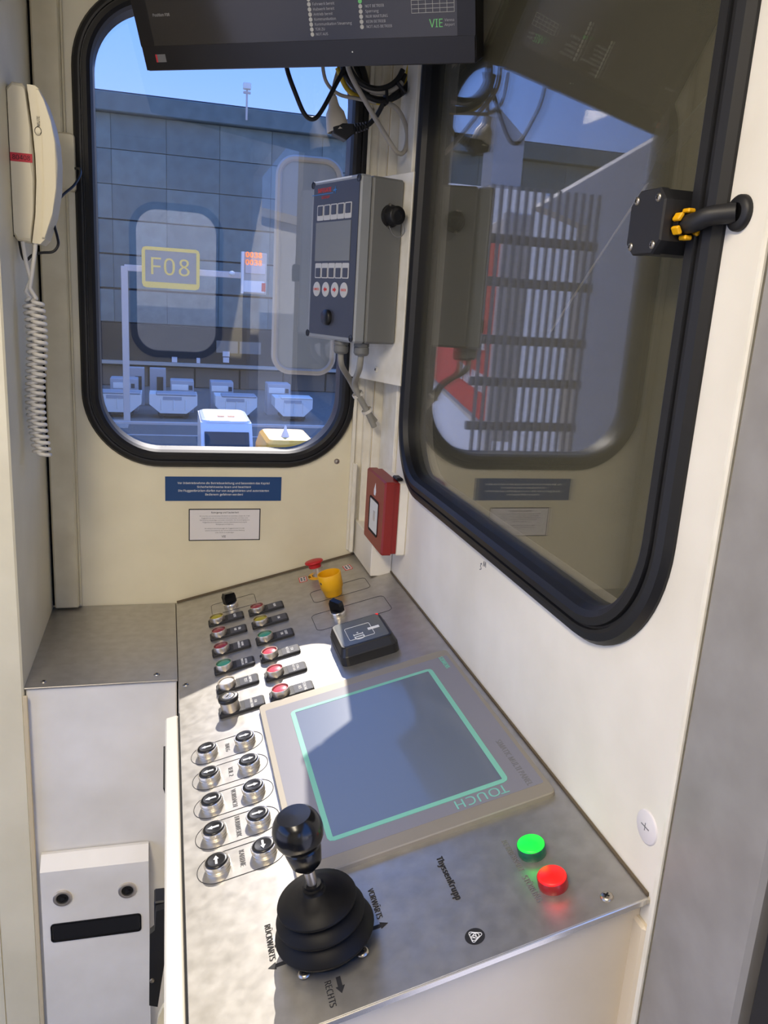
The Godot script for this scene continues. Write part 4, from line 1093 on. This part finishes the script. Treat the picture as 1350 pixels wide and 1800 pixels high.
# ------------------------------------------------------------------ phone on the left wall
func phone() -> void:
	var o := thing("wall_telephone", "cream wall telephone with a red number label hanging at the left edge", "telephone")
	var base := P2([-0.6795, 0.606, -0.6745, 0.599, -0.655, 0.597, -0.6485, 0.640, -0.6455, 0.690, -0.6455, 0.725, -0.648, 0.770, -0.6535, 0.823, -0.657, 0.8275, -0.672, 0.8285, -0.6795, 0.820])
	part("base", Sh.new().at(Transform3D(Basis(), Vector3(0, 0, 0))).slab(base, V2([0.004, 0.178, 0, 0.184, 0, 0.252, 0.0022, 0.2575, 0.006, 0.2600])), M.phone_plastic, o)
	var hand := P2([-0.6532, 0.597, -0.6415, 0.596, -0.634, 0.604, -0.621, 0.640, -0.6135, 0.680, -0.6110, 0.720, -0.6125, 0.750, -0.6180, 0.780, -0.6270, 0.808, -0.6345, 0.8225, -0.640, 0.8260, -0.6505, 0.8265, -0.6505, 0.823, -0.6455, 0.770, -0.6430, 0.725, -0.6430, 0.690, -0.6465, 0.640])
	var h := part("handset", Sh.new().prism(hand, 0.188, 0.256), M.phone_plastic, o)
	part("handset_back", Sh.new().at(Transform3D(Basis(), Vector3(0, 0, 0))).slab(P2([-0.638, 0.604, -0.634, 0.604, -0.621, 0.640, -0.6135, 0.680, -0.6110, 0.720, -0.6125, 0.750, -0.6180, 0.780, -0.6270, 0.808, -0.6345, 0.8225, -0.638, 0.822, -0.632, 0.76, -0.632, 0.68]), V2([0.0, 0.255, 0.001, 0.2585, 0.003, 0.2600])), M.phone_plastic, h)
	part("switch", Sh.new().at(Transform3D(Basis(Vector3.RIGHT, PI / 2), Vector3(-0.6375, 0.762, 0.256))).lathe(V2([0.0045, 0, 0.0042, 0.0012, 0, 0.0014]), 16), M.phone_plastic, h)
	var ring := []
	for k in 14:
		ring.append(Vector3(-0.6375 + cos(TAU * k / 14) * 0.0048, 0.762 + sin(TAU * k / 14) * 0.0062, 0.2565))
	part("switch_outline", Sh.new().tube(ring, 0.0004, 4, 1, true), M.ink, h)
	text("MUTE", 0.0042, M.ink, h, Transform3D(Basis(Vector3.BACK, PI / 2), Vector3(-0.6365, 0.776, 0.2565)), 2.0)
	part("number_label", Sh.new().box(Vector3(-0.6627, 0.7213, 0.2602), Vector3(0.0315, 0.0125, 0.0008)), M.label_red, o)
	text("80408", 0.0068, M.ink, o, Transform3D(Basis(), Vector3(-0.6627, 0.7213, 0.2607)), 1.5)
	part("wall_gap", Sh.new().box(Vector3(-0.6790, 0.712, 0.254), Vector3(0.0022, 0.215, 0.004)), M.dark_gap, o)  # dark strip stands in for the shadow between phone and wall
	# coiled cord: two hanging strands that meet at the bottom
	var pts := []
	var n := 50 * 9
	for i in n + 1:
		var f := float(i) / n
		var down := f < 0.5
		var t := f * 2.0 if down else 2.0 - f * 2.0
		var cx := (-0.6625 if down else -0.6525) + 0.004 * sin(t * 7.0) + (0.004 if down else 0.0) * t
		var cz := 0.248 if down else 0.252
		var yy := 0.513 - 0.258 * t
		var a := TAU * 50.0 * f
		var r := 0.0098
		if t < 0.04:
			r *= t / 0.04
		pts.append(Vector3(cx + cos(a) * r, yy, cz + sin(a) * r))
	var cord := [Vector3(-0.668, 0.598, 0.250), Vector3(-0.664, 0.565, 0.251), Vector3(-0.658, 0.540, 0.252), Vector3(-0.667, 0.522, 0.250)] + pts + [Vector3(-0.660, 0.528, 0.254), Vector3(-0.656, 0.550, 0.253), Vector3(-0.651, 0.580, 0.252), Vector3(-0.649, 0.598, 0.250)]
	part("coiled_cord", Sh.new().tube(cord, 0.0034, 6, 1), M.cord_white, o)
	# wall outlet on the column with its black lead
	var w := thing("wall_socket", "small worn cream socket on the column behind the telephone", "socket", Transform3D(Basis(), Vector3(-0.6165, 0.752, 0.012)))
	part("cover", Sh.new().at(Transform3D(Basis(), Vector3(-0.006, 0, 0))).slab(rr(0.030, 0.098, 0.006, 4), V2([0, -0.010, 0, 0.012, 0.003, 0.016])), M.cream_trim, w)
	part("jack", Sh.new().box(Vector3(0.0065, -0.010, 0.009), Vector3(0.004, 0.014, 0.006)), M.dark_gap, w)
	single("telephone_lead", Sh.new().tube(V3([-0.609, 0.742, 0.022, -0.598, 0.739, 0.05, -0.594, 0.726, 0.08, -0.602, 0.704, 0.11, -0.617, 0.684, 0.14, -0.628, 0.662, 0.17, -0.629, 0.640, 0.19, -0.621, 0.612, 0.21, -0.619, 0.598, 0.22, -0.627, 0.587, 0.222, -0.645, 0.584, 0.222, -0.659, 0.579, 0.222, -0.668, 0.570, 0.225, -0.673, 0.578, 0.228, -0.676, 0.604, 0.232]), 0.0022, 8), M.rubber, "black telephone lead looping from the socket round the telephone's lower end", "cable")

# ------------------------------------------------------------------ monitor
func monitor() -> void:
	var d := Vector3(0.8241, -0.0120, 0.5664).normalized()
	var w := Vector3(-0.2304, 0.9062, 0.3545)
	w = (w - d * w.dot(d)).normalized()
	var o := thing("monitor", "black flat screen monitor hanging tilted at the top edge of the photo", "monitor", Transform3D(Basis(d, w, d.cross(w)), Vector3(-0.478, 0.892, 0.1375)))
	part("housing", Sh.new().box(Vector3(0.2855, 0.172, -0.0235), Vector3(0.571, 0.344, 0.045), 0.003), M.monitor_black, o)
	part("bezel", Sh.new().at(Transform3D(Basis(), Vector3(0.2855, 0.172, 0))).ring(0.5145, 0.270, 0.001, V2([0, -0.004, 0.0285, -0.004, 0.0275, 0.0008, 0, 0.0004]), 2), M.monitor_black, o)
	part("screen", Sh.new().box(Vector3(0.2855, 0.190, -0.0005), Vector3(0.516, 0.306, 0.0022)), M.monitor_screen, o)
	part("lower_bezel", Sh.new().box(Vector3(0.2855, 0.0195, -0.0002), Vector3(0.568, 0.036, 0.0024), 0.0006), M.monitor_black, o)
	for col in 2:
		for k in 9:
			var y := 0.0455 + k * 0.00655 + col * 0.0074
			var x := 0.3140 + col * 0.0824
			var g := col == 1 and k == 5
			part("status_ring", Sh.new().at(Transform3D(Basis(Vector3.RIGHT, PI / 2), Vector3(x, y, 0.0006))).lathe(V2([0.0030, 0, 0.0030, 0.0005, 0.0020, 0.0005, 0.0020, 0.0002, 0, 0.0002]) if not g else V2([0.0032, 0, 0.0030, 0.0006, 0, 0.0006]), 12), M.screen_green if g else M.screen_ring, o)
	var l := ["NOT AUS", "TÜR ZU", "Kommunikation Steuerung", "Kommunikation", "Antrieb bereit", "Hubwerk bereit", "Fahrwerk bereit", "Vordach oben", "Kabine mittig"]
	for k in 7:
		text(l[k + (0 if k < 2 else 0)], 0.0036, M.screen_text, o, Transform3D(Basis(), Vector3(0.3195, 0.0455 + k * 0.00655, 0.0006)), 3.0, null, 0.0003, HORIZONTAL_ALIGNMENT_LEFT)
	l = ["NOT AUS BETRIEB", "KEIN BETRIEB", "NUR WARTUNG", "Sperrung", "NOT BETRIEB"]
	for k in 5:
		text(l[k], 0.0036, M.screen_text, o, Transform3D(Basis(), Vector3(0.4035, 0.0529 + k * 0.00655, 0.0006)), 3.0, null, 0.0003, HORIZONTAL_ALIGNMENT_LEFT)
	text("Position F08", 0.0042, M.screen_text, o, Transform3D(Basis(), Vector3(0.052, 0.0805, 0.0006)), 3.0)
	text("VIE", 0.0105, M.screen_green, o, Transform3D(Basis(), Vector3(0.512, 0.0540, 0.0006)), 1.0)
	text("Vienna\nAirport", 0.0034, M.screen_text, o, Transform3D(Basis(), Vector3(0.532, 0.0545, 0.0006)), 3.0)
	for r in 4:
		part("table_line", Sh.new().box(Vector3(0.5075, 0.0675 + r * 0.0053, 0.0007), Vector3(0.064, 0.0005, 0.0003)), M.screen_ring, o)
	for c in 7:
		part("table_line", Sh.new().box(Vector3(0.4755 + c * 0.01067, 0.0754, 0.0007), Vector3(0.0005, 0.0164, 0.0003)), M.screen_ring, o)
	part("inventory_sticker", Sh.new().box(Vector3(0.0345, 0.0192, 0.0012), Vector3(0.019, 0.0115, 0.0006)), M.faint_ink, o)
	part("sticker_edge", Sh.new().box(Vector3(0.0265, 0.0192, 0.0014), Vector3(0.003, 0.0115, 0.0006)), M.label_red, o)
	part("power_dot", Sh.new().at(Transform3D(Basis(Vector3.RIGHT, PI / 2), Vector3(0.3774, 0.0204, 0.001))).lathe(V2([0.0012, 0, 0.001, 0.0005, 0, 0.0006]), 8), M.white_ink, o)
	part("arm", Sh.new().box(Vector3(0.2855, 0.22, -0.10), Vector3(0.10, 0.10, 0.12), 0.01), M.black_plastic, o)
	part("ceiling_post", Sh.new().at(o.transform.affine_inverse()).box(Vector3(-0.14, 1.235, 0.17), Vector3(0.06, 0.19, 0.06), 0.005), M.black_plastic, o)

# ------------------------------------------------------------------ cables under the monitor
func arc(c: Vector3, r: float, a0: float, a1: float, lean := 0.0, n := 12) -> Array:
	var out := []
	for k in n + 1:
		var a := lerpf(a0, a1, float(k) / n)
		out.append(c + Vector3(cos(a) * r, sin(a) * r, lean * sin(a) * r))
	return out

func cables() -> void:
	single("black_cable", Sh.new().tube(V3([-0.244, 0.975, 0.10, -0.237, 0.934, 0.10, -0.220, 0.895, 0.10, -0.203, 0.864, 0.10, -0.187, 0.857, 0.10, -0.172, 0.872, 0.10, -0.148, 0.918, 0.10, -0.130, 0.955, 0.10, -0.124, 0.985, 0.10]), 0.0042, 10), M.rubber, "black cable hanging in a narrow loop below the monitor's middle", "cable")
	single("grey_cable", Sh.new().tube(V3([-0.136, 0.985, 0.13, -0.131, 0.940, 0.13, -0.095, 0.888, 0.13, -0.054, 0.836, 0.13, -0.030, 0.812, 0.125, -0.014, 0.818, 0.115, -0.008, 0.845, 0.108, -0.014, 0.872, 0.10, -0.028, 0.893, 0.095, -0.048, 0.903, 0.09]), 0.0044, 10), M.cable_grey, "pale grey cable hanging in a long loop against the right window's edge", "cable")
	single("thin_grey_cable", Sh.new().tube(V3([-0.172, 0.985, 0.08, -0.168, 0.945, 0.08, -0.158, 0.922, 0.08, -0.135, 0.908, 0.08, -0.10, 0.905, 0.08, -0.066, 0.901, 0.085]), 0.0034, 8), M.cable_grey, "thin grey cable crossing behind the white plug toward the coil", "cable")
	single("white_plug_cable", Sh.new().tube(V3([-0.1425, 0.905, 0.06, -0.1430, 0.925, 0.06, -0.136, 0.955, 0.062, -0.128, 0.985, 0.064]), 0.0040, 8), M.cable_grey, "short pale cable leading up from the white plug socket", "cable")
	var k := thing("cable_coil", "coil of black, grey and yellow cables tied up below the monitor's right end", "cable coil")
	var c := Vector3(-0.062, 0.975, 0.085)
	part("black_loop", Sh.new().tube(arc(c, 0.067, PI * 0.98, TAU * 1.0, 0.1), 0.0062, 10, 3), M.rubber, k)
	part("black_loop", Sh.new().tube(arc(c + Vector3(-0.012, 0.002, 0.012), 0.055, PI * 0.9, PI * 1.9, 0.0), 0.0050, 10, 3), M.rubber, k)
	part("black_loop", Sh.new().tube(V3([-0.139, 0.975, 0.09, -0.130, 0.942, 0.09, -0.105, 0.918, 0.092, -0.075, 0.905, 0.094, -0.050, 0.906, 0.094, -0.028, 0.924, 0.092, -0.016, 0.955, 0.09]), 0.0050, 10), M.rubber, k)
	part("grey_loop", Sh.new().tube(arc(c + Vector3(-0.004, 0.002, 0.008), 0.059, PI * 0.95, PI * 1.78, 0.0), 0.0052, 10, 3), M.cable_grey, k)
	part("yellow_loop", Sh.new().tube(V3([-0.140, 0.955, 0.07, -0.120, 0.922, 0.07, -0.090, 0.908, 0.07, -0.055, 0.906, 0.07, -0.030, 0.915, 0.072, -0.013, 0.938, 0.075, -0.004, 0.975, 0.078]), 0.0046, 10), M.cable_yellow, k)
	for q in [[-0.050, 0.910, 0.092, 0.1], [-0.024, 0.928, 0.095, 0.8]]:
		part("cable_tie", Sh.new().at(Transform3D(Basis(Vector3.BACK, q[3]), Vector3(q[0], q[1], q[2]))).box(Vector3.ZERO, Vector3(0.005, 0.026, 0.024), 0.002), M.rubber, k)
	# plug and socket
	var dirn := Vector3(0.22, -0.97, 0.05).normalized()
	var xf := Transform3D(Basis(Quaternion(Vector3.UP, dirn)), Vector3(-0.1455, 0.907, 0.060))
	var p := thing("socket_coupler", "dirty white cable socket hanging open end down below the monitor", "socket", xf)
	part("body", Sh.new().lathe(V2([0.0, 0.0, 0.0085, 0.0, 0.0095, 0.012, 0.0110, 0.018, 0.0175, 0.028, 0.0205, 0.048, 0.0215, 0.060, 0.0195, 0.0605, 0.0190, 0.052, 0, 0.050]), 28), M.plug_white, p)
	part("mouth", Sh.new().lathe(V2([0.0192, 0.0545, 0, 0.0550]), 24), M.dark_gap, p)
	var q := thing("mains_plug", "black angled mains plug pushed into the white socket, its ribbed neck to the right", "plug", Transform3D(Basis(), Vector3(-0.1255, 0.846, 0.070)))
	part("head", Sh.new().at(Transform3D(Basis(Vector3.BACK, 0.25), Vector3.ZERO)).slab(P2([-0.018, 0.010, -0.019, -0.001, 0.002, -0.016, 0.020, -0.006, 0.021, 0.010, 0.0, 0.014]), V2([0.002, -0.014, 0, -0.012, 0, 0.012, 0.002, 0.014])), M.legend_black, q)
	for i in 6:
		part("neck_rib", Sh.new().at(Transform3D(Basis(Vector3.BACK, -PI / 2 + 0.32), Vector3(0.021 + i * 0.0052, 0.008 + i * 0.0018, 0))).lathe(V2([0.004, -0.0015, 0.0098 - i * 0.0005, -0.0015, 0.0098 - i * 0.0005, 0.0015, 0.004, 0.0015]), 14), M.legend_black, q)
	part("lead", Sh.new().tube(V3([0.015, 0.005, 0, 0.045, 0.016, 0, 0.060, 0.030, 0.004, 0.070, 0.048, 0.01, 0.074, 0.060, 0.015]), 0.0045, 8), M.rubber, q)

# ------------------------------------------------------------------ stickers and small things on the walls
func wall_bits() -> void:
	var s := thing("instruction_sign", "blue sign with four lines of white German text below the front window", "sign", Transform3D(Basis(), Vector3(-0.3321, 0.1378, 0.0005)))
	part("plate", Sh.new().box(Vector3.ZERO, Vector3(0.242, 0.0522, 0.0010)), M.sticker_blue, s)
	var t := ["Vor Inbetriebnahme die Betriebsanleitung und besonders das Kapitel", "Sicherheitshinweise lesen und beachten!", "Die Fluggastbrücken dürfen nur von ausgebildeten und autorisierten", "Bedienern gefahren werden!"]
	for k in 4:
		text(t[k], 0.0044, M.white_ink, s, Transform3D(Basis().scaled(Vector3(1.0, 1.0, 1.0)), Vector3(0, 0.0125 - k * 0.0082, 0.0006)), 2.0)
	var n := thing("cleaning_notice", "white notice with a black border and small print below the blue sign", "notice", Transform3D(Basis(), Vector3(-0.3299, 0.0589, 0.0004)))
	part("black_border", Sh.new().box(Vector3.ZERO, Vector3(0.1507, 0.0704, 0.0008)), M.ink, n)
	part("paper", Sh.new().box(Vector3(0, 0, 0.0003), Vector3(0.1465, 0.0662, 0.0006)), M.sticker_white, n)
	text("Reinigung und Sauberkeit", 0.0036, M.ink, n, Transform3D(Basis(), Vector3(0, 0.0272, 0.0007)), 2.0)
	t = ["Wir ersuchen um ausnahmslose Mitnahme von Getränken, Dosen, etc. in der", "Fluggastbrücke oder im Innenbereich des Lenkstandes und bitten unter", "DW 22224 zu verständigen und weiter mitzuhelfen, die Verunreinigung in d.", "Fluggastbrücke hintanzuhalten, um eine Materialverschmutzung bei", "Betätigung zu ermöglichen.", "", "Bei weiteren Verschmutzungen der Fluggastbrücken ist unter", "unserer Dienststelle für die Technik Sicherheit eine Meldung", "unter 22222 zu verständigen."]
	for k in t.size():
		if t[k]:
			text(t[k], 0.0022, M.faint_ink, n, Transform3D(Basis(), Vector3(0, 0.0195 - k * 0.0046, 0.0007)), 4.0, null, 0.0002)
	text("VIE", 0.0044, M.ink, n, Transform3D(Basis(), Vector3(-0.002, -0.0262, 0.0007)), 2.0)
	for q in [[-0.0917, 0.1996], [-0.056, 0.905]]:
		var b := thing("wall_bolt", "small dull bolt head on the front wall, %s" % ("under the front window's right corner" if q[1] < 0.5 else "behind the cable coil at the top"), "bolt", Transform3D(Basis(Vector3.RIGHT, PI / 2), Vector3(q[0], q[1], 0.0 if q[1] < 0.5 else 0.004)))
		part("washer", Sh.new().lathe(V2([0.0062, 0, 0.006, 0.001, 0, 0.001]), 16), M.screw_metal, b)
		part("head", Sh.new().lathe(V2([0.0042, 0.001, 0.0036, 0.003, 0, 0.0036]), 12), M.screw_metal, b)
	# right wall
	var rb := Basis(Vector3(0, 0, 1), Vector3.UP, Vector3(-1, 0, 0))
	var cap := thing("cover_cap", "round white cover cap with a slot near the lower right end of the right wall", "cap", Transform3D(rb, Vector3(0, 0.0622, 1.1112)))
	part("disc", Sh.new().at(Transform3D(Basis(Vector3.RIGHT, PI / 2), Vector3.ZERO)).lathe(V2([0.0170, 0, 0.0166, 0.0012, 0.0155, 0.0018, 0, 0.0020]), 32), M.sticker_white, cap)
	part("slot_mark", Sh.new().box(Vector3(-0.001, 0, 0.0021), Vector3(0.0130, 0.0011, 0.0003)), M.faint_ink, cap)
	part("slot_mark", Sh.new().box(Vector3(-0.001, 0, 0.0021), Vector3(0.0009, 0.0080, 0.0003)), M.faint_ink, cap)
	var pm := thing("pen_marks", "two small dark handwritten marks on the white wall under the right window", "marks", Transform3D(rb, Vector3(0, 0.1693, 0.645)))
	part("stroke", Sh.new().tube(V3([-0.009, 0.004, 0, -0.004, 0.006, 0, -0.008, 0.001, 0, -0.004, -0.002, 0, -0.010, -0.005, 0]), 0.0007, 5), M.faint_ink, pm)
	part("stroke", Sh.new().tube(V3([0.002, 0.004, 0, 0.004, 0.012, 0, 0.007, 0.005, 0, 0.010, 0.013, 0, 0.012, 0.005, 0]), 0.0007, 5), M.faint_ink, pm)
	# black junction box on the right window, hose to the wall
	var j := thing("junction_box", "black plastic junction box with chamfered corners fixed on the right window", "junction box", Transform3D(rb.scaled_local(Vector3(0.84, 0.84, 0.9)), Vector3(0, 0.6205, 1.028)))
	part("body", Sh.new().at(Transform3D(Basis(), Vector3(0.004, 0, 0.002))).slab(P2([-0.030, -0.022, -0.018, -0.032, 0.020, -0.032, 0.031, -0.020, 0.031, 0.020, 0.020, 0.031, -0.016, 0.031, -0.030, 0.018]), V2([0, -0.010, 0, 0.034])), M.black_plastic, j)
	part("lid", Sh.new().at(Transform3D(Basis(), Vector3(0.004, 0, 0.0365))).slab(P2([-0.031, -0.022, -0.018, -0.033, 0.020, -0.033, 0.032, -0.020, 0.032, 0.020, 0.020, 0.032, -0.016, 0.032, -0.031, 0.018]), V2([0, 0, 0, 0.008, 0.0015, 0.010])), M.legend_black, j)
	for q in [[-0.016, 0.022], [-0.018, -0.024], [0.024, 0.022], [0.024, -0.024]]:
		screw(j, Transform3D(Basis(Vector3.RIGHT, PI / 2), Vector3(q[0], q[1], 0.0462)), 0.0042)
	var a0 := Vector3(0, 0.6175, 1.060) + Vector3(-0.021, 0, 0)
	var h := thing("hose", "black corrugated hose with a yellow clamp running from the junction box to the wall grommet", "hose")
	part("tube", Sh.new().tube([a0, a0 + Vector3(-0.001, 0.001, 0.018), Vector3(-0.018, 0.6225, 1.090), Vector3(-0.004, 0.6249, 1.1036)], 0.0080, 14), M.legend_black, h)
	part("clamp_core", Sh.new().at(Transform3D(Basis(Vector3.RIGHT, PI / 2), a0)).lathe(V2([0.0098, -0.002, 0.0098, 0.006]), 16), M.black_plastic, h)
	for k in 6:
		var a := TAU * k / 6
		part("yellow_claw", Sh.new().at(Transform3D(Basis(Vector3.BACK, a), a0 + Vector3(0, 0, 0.004))).box(Vector3(0, 0.0108, 0), Vector3(0.0072, 0.0038, 0.010), 0.001), M.yellow_plastic, h)
	var g := thing("grommet", "black rubber wall grommet where the hose enters the white wall", "grommet", Transform3D(rb * Basis(Vector3.RIGHT, PI / 2), Vector3(0, 0.6249, 1.1040)))
	part("collar", Sh.new().lathe(V2([0.0145, 0, 0.0143, 0.003, 0.0125, 0.0052, 0.0080, 0.0060, 0.0050, 0.0030, 0, 0.0030]), 28), M.rubber, g)
